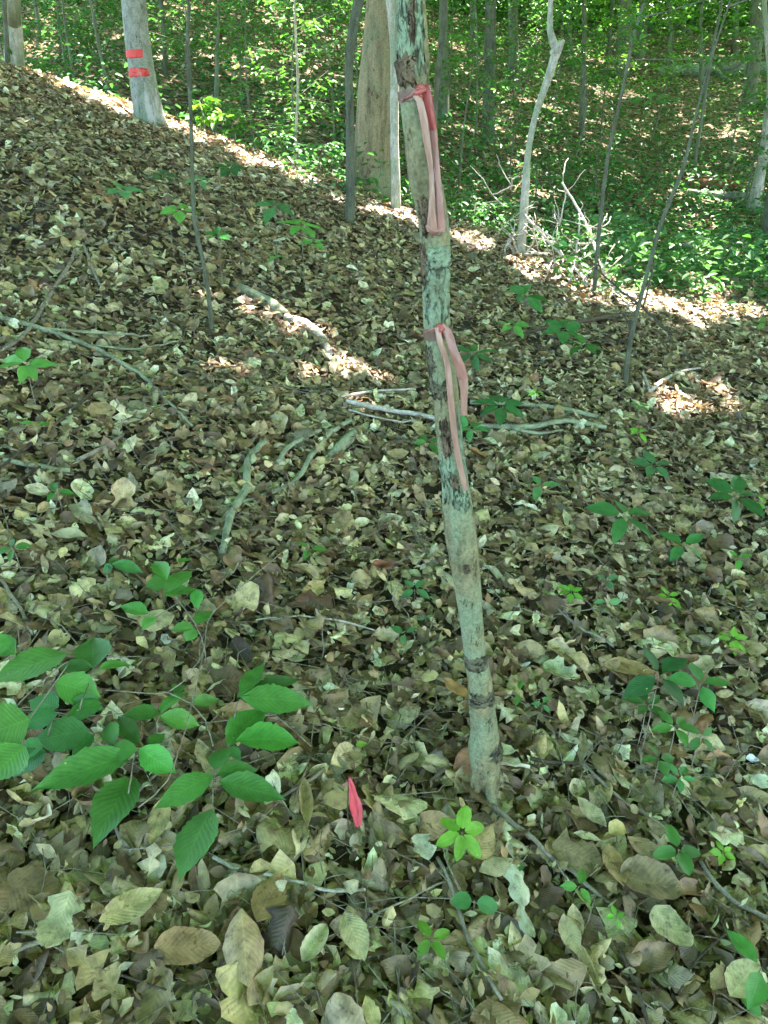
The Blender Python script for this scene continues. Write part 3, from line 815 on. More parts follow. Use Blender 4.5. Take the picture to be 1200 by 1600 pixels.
# more woods further off, each a trunk one can tell apart between the leaves
far_list = [(738, 12, 30, 'bark_mid'), (803, 15, 26, 'bark_mid'), (892, 8, 33, 'bark_mid'), (948, 7, 36, 'bark_dark'), (1044, 9, 34, 'bark_mid'),
            (1096, 7, 30, 'bark_mid'), (1146, 12, 38, 'bark_mid'), (505, 11, 26, 'bark_mid'), (395, 9, 28, 'bark_mid'), (62, 8, 20, 'bark_mid'), (258, 9, 19, 'bark_dark'), (1070, 12, 46, 'bark_mid')]
where = ['right behind the dark central tree', 'left of the crooked tree top', 'right of the crooked tree', 'left of the far pair', 'right of the far pair',
         'above the fallen log', 'over the fallen log', 'left of the dark curved sapling', 'on the left hillside', 'beside the white patched trunk', 'right of the marked tree', 'deep behind the fallen log']
for (px, wpx, Yd, mt), wh in zip(far_list, where):
    dx = rng.uniform(-14, 14)
    tree('far_tree', [(px + dx, -20, wpx), (px + dx * 0.3 + rng.uniform(-3, 3), 40, wpx), (px, 95, wpx + 2)], Yd, M[mt], 'distant straight trunk ' + wh, top=12, sides=8, step=0.5, crown=True, group='distant trunks on the far side of the ravine')

# unseen trees added out of the frame for shade; their crowns roof the place
for k, (x_, y_) in enumerate([(-5.5, 1.5), (4.2, 2.0), (6.6, 5.5), (-7.5, 6), (0.8, -4.5), (-4, -4), (5, -5), (10.5, 9.5), (12, 2), (-11, 10), (14, 14), (20, 18), (22, 26), (-14, 18), (18, 7), (-12, 1)]):
    z0 = hgt(x_, y_)
    ro = thing('added_shade_tree', (x_, y_, z0), 'tall shade tree about %.0f metres %s and %.0f metres %s the viewer' % (abs(x_), 'left' if x_ < 0 else 'right', abs(y_), 'behind' if y_ < 0 else 'ahead of'), 'tree', 'shade trees around the view')  # unseen tree added for shade, like its trunk below
    mb = MB(); r0 = rng.uniform(0.12, 0.2)
    p, r, s = tube(mb, [(x_, y_, z0 - 0.1), (x_ + rng.uniform(-.2, .2), y_ + rng.uniform(-.2, .2), z0 + 4), (x_, y_, z0 + 11)], [r0, r0 * 0.8, r0 * 0.4], 12, 0.4, 0.04, k)
    mb.build('trunk', M['bark_mid'], ro)
    TREES.append((x_, y_, dict(root=ro, top=p[-1])))

# ------------------------------------------------------------------ crowns: unseen leaves overhead, gaps shaped to drop sun patches at chosen spots
SP_ = [(30, 95, 140, 155, 13), (150, 152, 330, 226, 13), (330, 226, 470, 285, 11), (470, 285, 650, 352, 13), (700, 372, 850, 425, 14), (850, 425, 1000, 472, 15), (1010, 480, 1110, 500, 20),
       (320, 472, 390, 490, 14), (395, 500, 470, 508, 20), (470, 495, 515, 560, 18), (440, 580, 560, 605, 17), (535, 625, 600, 640, 10), (40, 474, 75, 480, 9), (290, 578, 345, 592, 11),
       (905, 630, 935, 640, 9), (1010, 608, 1075, 618, 12), (1090, 645, 1170, 655, 19), (630, 430, 640, 432, 5), (1150, 492, 1200, 492, 12), (1040, 470, 1130, 470, 10), (560, 660, 600, 668, 8),
       (760, 170, 800, 210, 14), (895, 80, 950, 100, 12), (690, 190, 735, 208, 9), (1030, 300, 1130, 318, 9), (1050, 345, 1140, 358, 9), (1060, 440, 1110, 455, 12), (910, 355, 960, 362, 7), (1120, 208, 1190, 216, 6), (330, 80, 350, 100, 9), (420, 78, 440, 84, 6), (560, 40, 575, 60, 8), (60, 20, 70, 50, 8)]
def sun_mask(gp):
    px, py, dp = proj(gp)
    m = np.zeros(len(gp))
    for x1, y1, x2, y2, r in SP_:
        dx, dy = x2 - x1, (y2 - y1) * 1.5
        t = np.clip(((px - x1) * dx + (py - y1) * 1.5 * dy) / (dx * dx + dy * dy + 1e-9), 0, 1)
        d = np.hypot(px - x1 - t * dx, (py - y1) * 1.5 - t * dy) / (r * 0.85 + np.where(gp[:, 1] > 6.8, 0.045, 0.08) * F / dp)
        m = np.maximum(m, np.clip(1.6 - d, 0, 1))
    return m
def ground_hit(C):
    t = (C[:, 2] - 0.5) / S[2]
    for _ in range(12):
        g = C - S * t[:, None]
        t = t + (g[:, 2] - height(g[:, 0], g[:, 1])) / S[2] * 0.8
    return C - S * t[:, None]

def canopy(n, x0, x1, y0, y1, Lm):
    C = np.stack([rng.uniform(x0, x1, n), rng.uniform(y0, y1, n), np.zeros(n)], -1)
    C[:, 2] = height(C[:, 0], C[:, 1]) + rng.uniform(7.5, 12.5, n)
    g = ground_hit(C)
    px, py, dp = proj(g)
    m = sun_mask(g)
    crest = 8.0 + 0.25 * np.clip(-g[:, 0], -2, 6)
    back = g[:, 1] > crest + 0.4
    front = (g[:, 1] > -1) & ~back
    keep = np.ones(n, bool)
    nz = 0.65 * vnoise(g[:, 0] * 0.8, g[:, 1] * 0.8, 21) + 0.35 * vnoise(g[:, 0] * 2.2, g[:, 1] * 2.2, 22)
    keep &= ~(back & (nz > 0.665 + 0.06 * (g[:, 1] > 15)) & (rng.random(n) < 0.97))
    keep &= ~(back & (rng.random(n) < m))
    keep &= ~(front & (rng.random(n) < m * 1.0))
    keep &= ~((g[:, 1] < -1.5) & (rng.random(n) < 0.3))
    return C[keep], g[keep]
CA, _ = canopy(96000, -10, 20, -3, 22, 0.4)
CB, _ = canopy(110000, -24, 50, 14, 68, 0.6)
def extra(n):  # added leaf layer, placed to thicken the shade on the near slope
    gx_ = rng.uniform(-1, 1, n); gy_ = rng.uniform(0.0, 8.6, n); gx_ = gx_ * (0.6 * gy_ + 1.2)
    t = rng.uniform(7.5, 12, n) / S[2]
    C = np.stack([gx_, gy_, height(gx_, gy_)], -1) + S * t[:, None]
    return C[sun_mask(C - S * t[:, None]) <= 0.0]
CA = np.concatenate([CA, extra(5200)])
CC, _ = canopy(9000, -18, 22, -12, -3, 0.6)
allC = np.concatenate([CA, CB[CB[:, 1] > 22], CC, CB[(CB[:, 1] <= 22) & ((CB[:, 0] < -10) | (CB[:, 0] > 20))]])
Ls = np.where((allC[:, 1] < 22) & (allC[:, 1] > -3), 0.40, 0.62) * rng.uniform(0.7, 1.3, len(allC))
TX = np.array([(a, b) for a, b, _ in TREES])
near = np.argmin(((allC[:, None, :2] - TX[None]) ** 2).sum(-1), 1)
for k, (a, b, ti) in enumerate(TREES):
    s_ = near == k
    if s_.sum() < 4: continue
    c = allC[s_]; L = Ls[s_]; n = len(c)
    mb = MB()
    nr = rng.normal(0, 0.4, (n, 3)) + [0, 0, 1]
    spray_leaves(mb, c, nr, rng.uniform(0, 2 * PI, n), L, np.full(n, 0.62), green_tone(n, 1), diamond=True)
    mb.build('crown', M['canopy'], ti['root'], smooth=False)
    lb = MB()
    for q_ in range(5):
        e = c[rng.integers(n)]
        tube(lb, [ti['top'], (ti['top'] + e) / 2 + [0, 0, 0.4], e], [0.06, 0.04, 0.01], 5, 0.6, 0.0)
    lb.build('limb', M['bark_mid'], ti['root'])

# ------------------------------------------------------------------ understory foliage
def sprays(mb, wood, base, hgt_, rad, n_spray, per, L, kind, zlo=0.35, flat=0.3, stem=True):
    b = np.array(base)
    if stem:
        tube(wood, [b - [0, 0, .05], b + [rng.normal(0, .08), rng.normal(0, .08), hgt_ * .5], b + [rng.normal(0, .12), rng.normal(0, .12), hgt_]], [0.012 + hgt_ * 0.004, 0.01 + hgt_ * .002, 0.004], 5, 0.25, 0)
    for _ in range(n_spray):
        h0 = hgt_ * rng.uniform(zlo, 1.0)
        a = rng.uniform(0, 2 * PI); ln = rad * rng.uniform(0.45, 1.0) * (1.15 - 0.5 * (h0 / hgt_ - zlo) / (1 - zlo))
        d = np.array([math.cos(a), math.sin(a), rng.uniform(-0.05, 0.35)])
        p0 = b + [0, 0, h0]; p1 = p0 + d * ln
        if stem: tube(wood, [p0, p1], [0.005, 0.002], 3, 1.0, 0, cap=False)
        t = rng.uniform(0.25, 1.05, per)
        side = np.where(rng.random(per) < .5, 1, -1)
        pos = p0 + d * ln * t[:, None]
        pos[:, 2] -= 0.25 * ln * t ** 2 * 0.4
        pos += rng.normal(0, 0.03 + 0.05 * ln, (per, 3)) * [1, 1, 0.5]
        nr = rng.normal(0, flat, (per, 3)) + [0, 0, 1]
        spray_leaves(mb, pos, nr, a + side * rng.uniform(0.3, 1.3, per), L * rng.uniform(0.7, 1.25, per), np.full(per, 0.55), green_tone(per, kind))

def shrub(name, x, y, h_, rad, ns, per, L, kind, label, group, cat='shrub', zlo=0.35):
    z0 = hgt(x, y)
    ro = thing(name, (x, y, z0), label, cat, group)
    lm, wm = MB(), MB()
    sprays(lm, wm, (x, y, z0), h_, rad, ns, per, L, kind, zlo)
    wm.build('stem', M['bark_mid'], ro)
    lm.build('foliage', M['foliage'], ro, smooth=False)
    return ro
def foliage_on(ti, zlo, zhi, rad, ns, per, L, kind, name='foliage', wood=True):
    """leafy side branches on an existing trunk, heights above its foot"""
    lm, wm = MB(), MB()
    p = ti['p']; z0 = p[0][2]
    for _ in range(ns):
        zz = z0 + rng.uniform(zlo, zhi)
        c = np.array([np.interp(zz, p[:, 2], p[:, k]) for k in range(3)])
        a = rng.uniform(0, 2 * PI); ln = rad * rng.uniform(0.5, 1)
        d = np.array([math.cos(a), math.sin(a), rng.uniform(0.0, 0.5)])
        wm = MB(); tube(wm, [c, c + d * ln * .5 + rng.normal(0, .03, 3), c + d * ln], [0.006, 0.004, 0.002], 4, 0.2, 0, cap=False); wm.build('branch', M['bark_mid'], ti['root'])
        t = rng.uniform(0.3, 1.05, per); side = np.where(rng.random(per) < .5, 1, -1)
        pos = c + d * ln * t[:, None] + rng.normal(0, 0.04, (per, 3)) * [1, 1, 0.4]
        spray_leaves(lm, pos, rng.normal(0, 0.3, (per, 3)) + [0, 0, 1], a + side * rng.uniform(0.3, 1.3, per), L * rng.uniform(0.7, 1.25, per), np.full(per, 0.55), green_tone(per, kind))
    lm.build(name, M['foliage'], ti['root'], smooth=False)
foliage_on(T['lean_dark'], 1.4, 4.4, 0.9, 14, 16, 0.08, 0)
foliage_on(T['lean_pale'], 1.8, 3.6, 0.8, 10, 12, 0.08, 3)
foliage_on(T['white_thin'], 2.0, 5, 0.9, 18, 16, 0.08, 1)
foliage_on(T['mid_thin'], 1.5, 6, 1.2, 24, 18, 0.09, 0)
foliage_on(T['left_thin'], 2.0, 5, 0.9, 14, 14, 0.08, 0)
foliage_on(T['dark'], 3.2, 7, 1.6, 26, 22, 0.08, 0)
foliage_on(T['crooked'], 2.6, 5.2, 0.9, 14, 16, 0.08, 1)
foliage_on(T['left_dark'], 2.5, 7, 1.2, 20, 18, 0.08, 0)
foliage_on(T['far1120'], 2.0, 6, 1.2, 20, 18, 0.09, 1)
foliage_on(T['edge_pale'], 3.0, 6, 1.2, 20, 18, 0.09, 0)
def crown_top(ti):
    foliage_on(ti, 4.4, 6.4, 1.3, 30, 20, 0.09, 0, 'crown')
crown_top(MAIN)

# shrubs seen one by one at the ravine and the far slope (photo column, distance, height, spread, tone)
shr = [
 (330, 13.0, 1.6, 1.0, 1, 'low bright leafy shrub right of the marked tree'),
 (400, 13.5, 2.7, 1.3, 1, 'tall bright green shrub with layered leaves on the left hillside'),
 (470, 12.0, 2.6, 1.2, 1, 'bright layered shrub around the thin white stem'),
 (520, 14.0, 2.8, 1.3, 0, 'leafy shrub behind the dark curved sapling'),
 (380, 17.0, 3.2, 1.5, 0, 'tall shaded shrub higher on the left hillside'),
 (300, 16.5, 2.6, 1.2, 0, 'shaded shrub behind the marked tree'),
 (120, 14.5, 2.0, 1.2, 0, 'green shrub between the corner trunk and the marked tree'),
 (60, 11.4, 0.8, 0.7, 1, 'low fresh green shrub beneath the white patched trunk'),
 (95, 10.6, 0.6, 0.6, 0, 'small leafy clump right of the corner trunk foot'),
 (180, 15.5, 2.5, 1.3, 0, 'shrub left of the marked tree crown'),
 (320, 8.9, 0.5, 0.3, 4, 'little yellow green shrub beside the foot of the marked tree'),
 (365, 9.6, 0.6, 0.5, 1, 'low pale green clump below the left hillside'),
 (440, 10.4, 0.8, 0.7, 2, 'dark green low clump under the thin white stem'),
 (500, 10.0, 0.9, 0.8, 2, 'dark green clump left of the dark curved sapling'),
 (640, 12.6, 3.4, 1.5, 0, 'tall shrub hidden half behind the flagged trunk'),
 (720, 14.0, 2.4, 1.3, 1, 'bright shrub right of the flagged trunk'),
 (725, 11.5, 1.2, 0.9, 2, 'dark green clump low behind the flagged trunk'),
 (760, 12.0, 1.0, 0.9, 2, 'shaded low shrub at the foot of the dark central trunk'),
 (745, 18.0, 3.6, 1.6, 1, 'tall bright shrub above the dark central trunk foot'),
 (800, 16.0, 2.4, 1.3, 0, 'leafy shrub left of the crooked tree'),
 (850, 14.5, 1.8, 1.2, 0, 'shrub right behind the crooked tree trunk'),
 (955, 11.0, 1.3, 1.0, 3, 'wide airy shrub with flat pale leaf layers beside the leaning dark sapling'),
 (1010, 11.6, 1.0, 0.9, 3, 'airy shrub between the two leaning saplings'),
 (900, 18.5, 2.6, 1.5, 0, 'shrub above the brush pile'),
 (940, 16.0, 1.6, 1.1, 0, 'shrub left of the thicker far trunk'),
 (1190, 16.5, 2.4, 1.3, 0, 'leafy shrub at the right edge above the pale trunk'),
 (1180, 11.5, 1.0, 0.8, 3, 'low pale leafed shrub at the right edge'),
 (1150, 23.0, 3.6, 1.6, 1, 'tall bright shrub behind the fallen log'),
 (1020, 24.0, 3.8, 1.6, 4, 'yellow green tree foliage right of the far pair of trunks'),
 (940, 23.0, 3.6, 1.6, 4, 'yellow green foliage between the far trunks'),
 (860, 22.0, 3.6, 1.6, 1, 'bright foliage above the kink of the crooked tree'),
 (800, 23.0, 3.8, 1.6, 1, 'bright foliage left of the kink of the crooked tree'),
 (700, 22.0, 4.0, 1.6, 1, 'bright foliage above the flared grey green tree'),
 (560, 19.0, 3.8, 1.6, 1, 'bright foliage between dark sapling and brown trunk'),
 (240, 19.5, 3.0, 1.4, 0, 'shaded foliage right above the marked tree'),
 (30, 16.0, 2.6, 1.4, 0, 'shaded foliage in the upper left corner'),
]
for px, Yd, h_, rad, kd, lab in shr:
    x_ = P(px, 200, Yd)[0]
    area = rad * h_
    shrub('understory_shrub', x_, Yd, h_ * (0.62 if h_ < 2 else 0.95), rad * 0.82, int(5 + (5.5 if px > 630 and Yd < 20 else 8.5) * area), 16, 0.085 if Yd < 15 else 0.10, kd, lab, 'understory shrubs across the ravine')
# yet more of the woods: a mass nobody could count
def leaf_mass(name, n, fx, L, kind, label, flat=0.35):
    mb = MB()
    pos = fx(n)
    nr = rng.normal(0, flat, (n, 3)) + [0, 0, 1]
    spray_leaves(mb, pos, nr, rng.uniform(0, 2 * PI, n), L * rng.uniform(0.7, 1.3, n), np.full(n, 0.6), green_tone(n, kind) if np.ndim(kind) == 0 else np.concatenate([green_tone(n // len(kind) + 1, k_) for k_ in kind])[:n])
    return tag(mb.build(name, M['foliage'], smooth=False), label, 'foliage', kind='stuff')
def clumpy(x0, x1, y0, y1, z0, z1, k, spread):
    def f(n):
        m = n // k + 1
        c = np.stack([rng.uniform(x0, x1, m), rng.uniform(y0, y1, m), rng.uniform(z0, z1, m)], -1)
        c[:, 0] *= c[:, 1] / y1
        if y1 < 40: c[:, 2] = np.where(c[:, 0] > 2.5, np.maximum(c[:, 2], 2.2), c[:, 2])
        c[:, 2] += height(c[:, 0], c[:, 1])
        p = np.repeat(c, k, 0)[:n]
        return p + rng.normal(0, 1, (n, 3)) * [spread, spread, spread * 0.13]
    return f
leaf_mass('distant_foliage', 130000, clumpy(-34, 50, 34, 64, 1.2, 10, 40, 0.8), 0.20, (0, 1, 4, 1), 'mass of bright green leaves of the far woods', flat=0.7)
def skyline(n):
    y = rng.uniform(46, 80, n); x = rng.uniform(-0.62, 0.80, n) * y
    z = 11.5 * rng.random(n) ** 1.5 + 0.3 * (vnoise(x * 0.6, y * 0.3, 61) - 0.5)
    return np.stack([x, y, height(x, y) + z], -1)
leaf_mass('skyline_foliage', 115000, skyline, 0.36, (1, 4, 0, 0), 'bright leaves closing the view at the far edge of the woods', flat=1.1)
leaf_mass('midwood_foliage', 12000, clumpy(-15, 21, 19, 32, 1.0, 7.0, 45, 0.6), 0.11, (0, 1, 2, 0), 'scattered sprays of leaves between the trunks beyond the ravine')
# low seedlings as ground cover
def cover(n):
    y = 8.6 + 22 * rng.random(n) ** 1.3
    x = rng.uniform(-1, 1, n) * (0.6 * y + 1)
    d = 0.6 * vnoise(x * 0.7, y * 0.7, 31) + 0.4 * vnoise(x * 1.9, y * 1.9, 32)
    k = (d > 0.5) & ((y > 9.6) | (x > 1.2))
    x, y = x[k], y[k]
    m = n - len(x)
    m = m if True else 0; mc = m // 22 + 1; ya = 7.8 + 15 * rng.random(mc) ** 1.15; xa = -1 + rng.random(mc) * (0.5 * ya + 1.5); nf = rng.random(mc) < 0.22; ya = np.where(nf, rng.uniform(6.3, 9.0, mc), ya); xa = np.where(nf, rng.uniform(0.22, 0.55, mc) * ya, xa); x = np.concatenate([x, np.repeat(xa, 22)[:m] + rng.normal(0, 0.12, m)]); y = np.concatenate([y, np.repeat(ya, 22)[:m] + rng.normal(0, 0.12, m)])
    return np.stack([x, y, height(x, y) + rng.uniform(0, 1, n) ** 2 * 0.45 + 0.04], -1)
def hill_cover(n):
    y = 12 + 30 * rng.random(n) ** 1.1; x = rng.uniform(-1, 1, n) * (0.6 * y + 1)
    k = 0.5 * vnoise(x * 0.35, y * 0.35, 51) + 0.5 * vnoise(x * 1.1, y * 1.1, 52)
    x, y = np.where(k > 0.42, x, x + rng.normal(0, 3, n)), y
    return np.stack([x, y, height(x, y) + 0.05 + 0.5 * rng.random(n) ** 2], -1)
leaf_mass('hillside_cover', 22000, hill_cover, 0.13, (2, 2, 0, 2), 'dark green seedlings spread over the far hillside')
leaf_mass('ground_cover', 15000, cover, 0.08, (2, 2, 0, 3), 'low green seedlings carpeting the ravine and the far slope')

# ================================================================== LOGS AND STICKS
def gpath(pix, lift=0.056):
    """photo track on the ground -> points lying on it; the 4th number raises one off the ground"""
    out = []
    for q_ in pix:
        h_ = q_[3] if len(q_) > 3 else 0
        g = G(q_[0], q_[1], lift + h_)
        out.append(g)
    return np.array(out)
def stick(name, pix, mat, label, cat='stick', twigs=(), amp=0.13, jit=0.0025, group=None, sink=0.0):
    pts = gpath(pix, 0.050 - sink)
    rad = [(0.84 if q_[2] > 8 else 1) * q_[2] / 2 / F * depth_of(p) for q_, p in zip(pix, pts)]
    ro = thing(name, pts[0], label, cat, group)
    mb = MB(); tube(mb, pts, rad, 8, 0.03 if depth_of(pts[0]) < 4 else 0.08, amp, rng.uniform(0, 6), jit)
    mb.build('stem', mat, ro)
    for tw in twigs:
        tp = gpath(tw); tr_ = [q_[2] / 2 / F * depth_of(p) for q_, p in zip(tw, tp)]
        mb = MB(); tube(mb, tp, tr_, 6, 0.03, amp, 1.0, jit); mb.build('side_twig', mat, ro)
    return ro
stick('fallen_stick', [(768, 1258, 9), (820, 1300, 10), (870, 1345, 9), (920, 1385, 8), (958, 1412, 6)], M['stick'], 'straight grey stick running down right from the foot of the flagged tree', twigs=[[(870, 1345, 4), (885, 1375, 3)]])
stick('fallen_twig', [(333, 1338, 7), (362, 1355, 6), (430, 1368, 6), (500, 1388, 6), (573, 1394, 5)], M['stick_pale'], 'pale bent twig in the leaves below the green seedlings')
stick('fallen_twig', [(683, 1340, 6), (706, 1385, 7), (722, 1440, 7), (745, 1495, 6), (785, 1562, 6)], M['stick'], 'long twig running down beside the lowest bright green seedling')
stick('fallen_twig', [(582, 1430, 3), (640, 1405, 3), (700, 1375, 3)], M['stick'], 'short thin twig crossing above the lowest bright seedling')
stick('mossy_branch', [(348, 862, 14), (362, 800, 15), (384, 765, 14), (388, 715, 13), (415, 690, 8)], M['stick_moss'], 'thick lichen covered branch left of centre', twigs=[])
stick('mossy_branch', [(350, 792, 5), (420, 770, 7), (462, 750, 9), (488, 710, 9), (520, 672, 8), (550, 655, 6)], M['stick_moss'], 'curved lichen covered branch ending beside the thick one', twigs=[[(434, 722, 8), (455, 695, 8), (500, 672, 6)]])
stick('bark_slab', [(515, 715, 20), (535, 695, 26), (555, 675, 20)], M['stick_moss'], 'short greenish slab of rotten wood right of the curved branch', cat='wood piece', sink=0.02)
stick('fallen_log', [(362, 443, 12), (385, 455, 20), (415, 472, 24), (442, 492, 25)], M['stick_moss'], 'short green mossy log half in the sun above the slope middle', cat='log', sink=0.03)
stick('fallen_log', [(444, 496, 18), (475, 505, 20), (502, 530, 22), (520, 560, 14)], M['stick_pale'], 'bleached sunlit log end below the green mossy log', cat='log', sink=0.035)
stick('fallen_branch', [(540, 626, 8), (575, 634, 11), (605, 640, 9), (640, 645, 8), (690, 655, 8)], M['stick_pale'], 'bleached branch lying left behind the flagged trunk', twigs=[[(530, 620, 4), (580, 612, 4), (650, 608, 3)], [(545, 640, 3), (600, 655, 3), (660, 660, 2)]])
stick('fallen_branch', [(735, 628, 8), (800, 631, 9), (870, 637, 9), (935, 652, 8)], M['stick_moss'], 'upper of two lichen covered branches right of the flagged trunk')
stick('fallen_branch', [(745, 664, 7), (800, 668, 11), (850, 664, 11), (885, 657, 9), (945, 668, 8)], M['stick_moss'], 'lower of two lichen covered branches right of the flagged trunk', twigs=[[(800, 668, 6), (840, 677, 5), (880, 672, 3)]])
stick('dead_branch', [(820, 520, 4), (870, 508, 7), (930, 498, 7), (985, 490, 8)], M['stick_dark'], 'dark bare branch lying left of the leaning grey sapling')
stick('dead_branch', [(855, 525, 4), (890, 530, 6)], M['stick_dark'], 'short dark stub under the dark bare branch')
stick('fallen_twig', [(1015, 612, 6), (1035, 595, 6), (1065, 580, 4), (1095, 575, 3)], M['stick_pale'], 'forked pale twig above the pink sunlit leaves', twigs=[[(1015, 612, 4), (1005, 580, 3)]])
stick('fallen_twig', [(910, 1190, 5), (960, 1240, 5), (1020, 1280, 6), (1070, 1310, 5)], M['stick'], 'long thin twig lying above the right oval leafed seedling')
stick('fallen_twig', [(1095, 1345, 6), (1120, 1385, 9), (1150, 1410, 9), (1205, 1440, 8)], M['stick'], 'thick twig running off the right edge low down')
stick('fallen_twig', [(850, 930, 3), (900, 975, 4), (960, 1010, 4)], M['stick'], 'thin twig on the litter right of the flagged trunk')
stick('fallen_twig', [(1140, 1455, 3), (1090, 1500, 4), (1060, 1545, 4)], M['stick_dark'], 'dark curved twig near the bottom right corner')
stick('fallen_twig', [(960, 1470, 5), (985, 1520, 6), (1015, 1600, 7)], M['stick_dark'], 'dark twig running out at the bottom edge right of centre')
stick('dead_branch', [(-20, 560, 5), (40, 520, 6), (85, 450, 6), (110, 410, 5), (120, 385, 3)], M['stick'], 'thin grey branch curving up at the left edge')
stick('dead_branch', [(-20, 490, 7), (60, 512, 8), (150, 545, 7), (225, 590, 6), (300, 665, 4)], M['stick_moss'], 'long grey branch sweeping down right from the left edge', twigs=[[(60, 512, 5), (150, 520, 5), (240, 525, 3)], [(150, 540, 4), (220, 545, 4), (285, 530, 2)]])
stick('dead_branch', [(-20, 745, 5), (40, 700, 5), (100, 650, 5), (160, 600, 3)], M['stick_dark'], 'thin dark branch slanting up over the pale leaves at the left edge')
stick('dead_branch', [(-20, 790, 5), (30, 750, 5), (80, 720, 5), (125, 690, 3)], M['stick_dark'], 'lower thin dark branch slanting up from the left edge')
stick('dead_branch', [(5, 718, 9), (60, 728, 8), (110, 735, 7)], M['stick_moss'], 'short green grey branch lying at the left edge')
stick('dead_branch', [(120, 720, 7), (160, 700, 6), (190, 680, 5)], M['stick'], 'short grey stick right of the green grey branch')
stick('dead_branch', [(60, 385, 6), (100, 372, 8), (150, 355, 6)], M['stick_dark'], 'dark stick lying high on the left slope')
stick('dead_branch', [(130, 380, 4), (150, 430, 5), (160, 450, 4)], M['stick'], 'thin stick pointing down from the dark stick')
stick('fallen_twig', [(205, 1330, 6), (180, 1290, 6), (215, 1240, 5), (255, 1200, 4)], M['stick'], 'brown twig rising beneath the large hanging seedling leaf')
stick('fallen_twig', [(440, 1245, 5), (490, 1215, 6), (520, 1185, 5)], M['stick'], 'pale twig left of the pink flag')
stick('fallen_twig', [(2, 905, 5), (25, 940, 6), (50, 990, 5)], M['stick'], 'grey twig at the left edge above the big leaves')
stick('fallen_twig', [(270, 1550, 3), (180, 1520, 5), (130, 1480, 4)], M['stick_dark'], 'dark twig under the pale torn leaf')
stick('fallen_twig', [(0, 1500, 9), (40, 1480, 9), (75, 1465, 8)], M['stick'], 'thick brown twig in the lower left corner')
stick('fallen_twig', [(400, 968, 3), (470, 962, 3), (540, 972, 3), (600, 990, 2)], M['stick_pale'], 'thin pale twig crossing the middle litter')
stick('fallen_twig', [(830, 1185, 6), (880, 1192, 5), (905, 1190, 4)], M['stick_dark'], 'dark twig right of the tree foot')
# bare wiry twig standing over the foreground seedlings
tw = thing('bare_seedling', G(250, 1260), 'thin bare zigzag twig standing among the green seedlings', 'twig')
for pl in ([(165, 1078, 1.9), (262, 1082, 1.8), (300, 1045, 1.85), (318, 1020, 1.9), (325, 970, 1.95), (350, 940, 2.0), (390, 905, 2.1), (445, 858, 2.3)],
           [(262, 1082, 1.8), (300, 1100, 1.75), (320, 1125, 1.7), (333, 1165, 1.6)],
           [(318, 1020, 1.9), (300, 1100, 1.85), (285, 1155, 1.75), (260, 1220, 1.7), (215, 1262, 1.62)]):
    mb = MB(); pts = []
    for a, b_, Yd in pl:
        g = G(a, b_)
        pts.append(P(a, b_, min(Yd, g[1] - 0.01) * 0.9))
    tube(mb, pts, 0.0015, 6, 0.03, 0.1, 0, 0.0012); mb.build('stem', M['stick'], tw)

# loose thin twigs everywhere in the litter
tm = MB()
for _ in range(1300):
    y_ = 0.5 + 7.5 * rng.random() ** 1.2; x_ = rng.uniform(-1, 1) * (0.6 * y_ + 0.5)
    a = rng.uniform(0, PI); L = rng.uniform(0.08, 0.45); n_ = 4
    pp = []
    for k in range(n_):
        xx = x_ + math.cos(a) * L * k / 3; yy = y_ + math.sin(a) * L * k / 3
        a += rng.normal(0, 0.42)
        pp.append((xx, yy, hgt(xx, yy) + 0.036 + rng.uniform(0, 0.022)))
    r0 = rng.uniform(0.0006, 0.0020)
    tube(tm, pp, [r0, r0, r0 * .8, r0 * .5], 4, 0.08, 0)
tag(tm.build('twig_litter', M['stick']), 'thin broken brown twigs strewn through the fallen leaves', 'twigs', kind='stuff')

# crooked tree: tangle of bare roots and suckers at its foot and the dead brush beside it
def brush(name, strands, mat, label, cat):
    b0 = strands[0][0]
    extra = []
    for _ in range(54 if name == 'dead_brush' else 14):
        st = strands[rng.integers(len(strands))]; k = rng.integers(len(st)); a, b_, w_, Yd = st[k]
        an = rng.uniform(-2.9, -0.2) if rng.random() < 0.7 else rng.uniform(0, PI); L_ = rng.uniform(18, 55)
        a2, b2 = a + math.cos(an) * L_ * .5 + rng.normal(0, 4), b_ + math.sin(an) * L_ * .5
        extra.append([(a, b_, 1.6, Yd), (a2, b2, 1.3, Yd + rng.normal(0, .1)), (a2 + math.cos(an) * L_ * .5 + rng.normal(0, 7), b2 + math.sin(an) * L_ * .5, 1.1, Yd + rng.normal(0, .2))])
    strands = list(strands) + extra
    ro = thing(name, P(b0[0], b0[1], b0[3]), label, cat)
    for st in strands:
        mb = MB(); pts = [P(a, b_, Yd) for a, b_, _, Yd in st]
        for p_ in pts: p_[2] = max(p_[2], hgt(p_[0], p_[1]) + 0.01)
        rad = [q_[2] / 2 / F * depth_of(p_) for q_, p_ in zip(st, pts)]
        tube(mb, pts, rad, 5, 0.05, 0.1, 0, 0.008); mb.build('dead_stem', mat, ro)
    return ro
YC = T['crooked']['p'][0][1]
